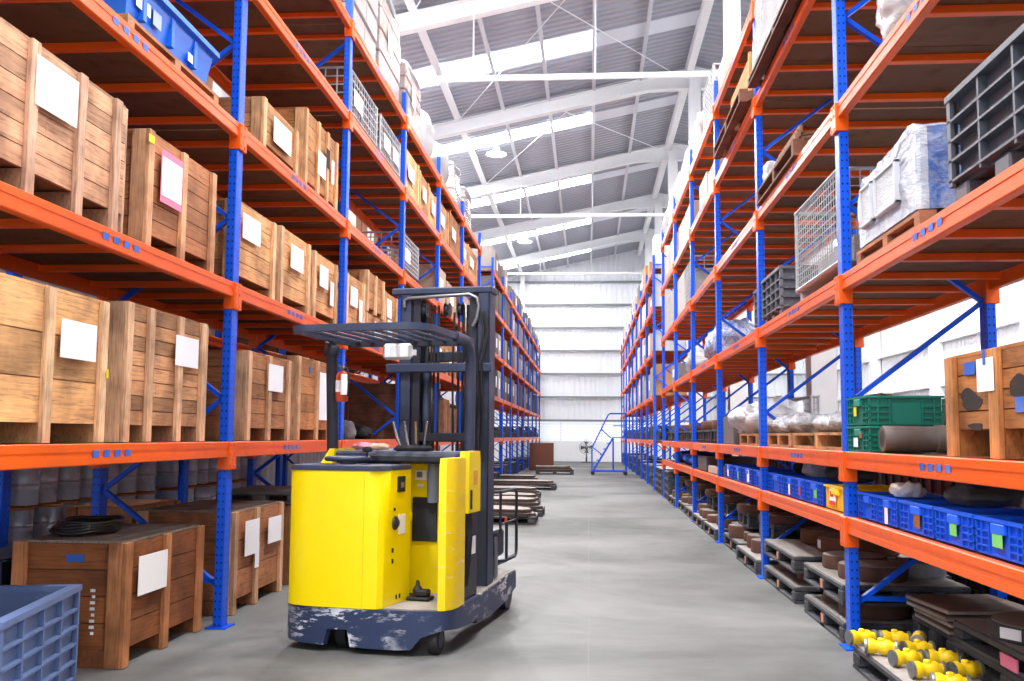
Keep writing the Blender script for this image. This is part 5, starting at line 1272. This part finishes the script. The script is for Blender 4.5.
for r in (.1, .2, .3, .38): mb.tube([(r * math.cos(a * PI / 14), -.08 - .05 * (1 - r / .4), .82 + r * math.sin(a * PI / 14)) for a in range(28)], .012, 6, closed=True)
for a in range(16): mb.tube([(0, -.14, .82), (.38 * math.cos(a * PI / 8), -.08, .82 + .38 * math.sin(a * PI / 8))], .008, 5)
mb.build('guard', 'steel', fan)
MB().lathe([(.06, -.05), (.11, -.02), (.11, .16), (.05, .2)], 16, (0, 0, .82), 'y').build('motor', 'dark_metal', fan, smooth=40)
bm_ = MB()
for a in range(4):
    c0 = a * PI / 2
    bm_._add([(.05 * math.cos(c0), -.06, .82 + .05 * math.sin(c0)), (.32 * math.cos(c0 - .3), -.05, .82 + .32 * math.sin(c0 - .3)), (.34 * math.cos(c0 + .35), -.01, .82 + .34 * math.sin(c0 + .35)), (.07 * math.cos(c0 + .8), -.02, .82 + .07 * math.sin(c0 + .8))], [(0, 1, 2, 3)], 1.0)
bm_.build('blade', 'dark_metal', fan)
# ------------------------------------------------------------------ daylight and camera
w = bpy.data.worlds.new('World'); bpy.context.scene.world = w; w.use_nodes = True
bg = w.node_tree.nodes['Background']; bg.inputs[0].default_value = (.90, .95, 1.0, 1); bg.inputs[1].default_value = WORLD_S
cam = bpy.data.cameras.new('Camera'); co = bpy.data.objects.new('Camera', cam); COL.objects.link(co)
cam.sensor_width = 36.0; cam.sensor_fit = 'HORIZONTAL'; cam.lens = 1000.0 / 1024 * 36; cam.clip_end = 300; cam.clip_start = .05
yaw, pit, rol = -.0769, .0951, .0076
f = Vector((math.sin(yaw) * math.cos(pit), math.cos(yaw) * math.cos(pit), math.sin(pit))); r = Vector((math.cos(yaw), -math.sin(yaw), 0)); u = r.cross(f)
r2 = math.cos(rol) * r + math.sin(rol) * u; u2 = -math.sin(rol) * r + math.cos(rol) * u
Mx = Matrix((r2, u2, -f)).transposed().to_4x4(); Mx.translation = Vector((0, 0, 1.4)); co.matrix_world = Mx
sc = bpy.context.scene; sc.camera = co
sc.view_settings.view_transform = 'Standard'; sc.view_settings.look = 'None'; sc.view_settings.gamma = 1.0; sc.view_settings.use_curve_mapping = False
sc.view_settings.exposure = EXPO
sc.cycles.max_bounces = 8; sc.cycles.diffuse_bounces = 5; sc.cycles.use_denoising = True
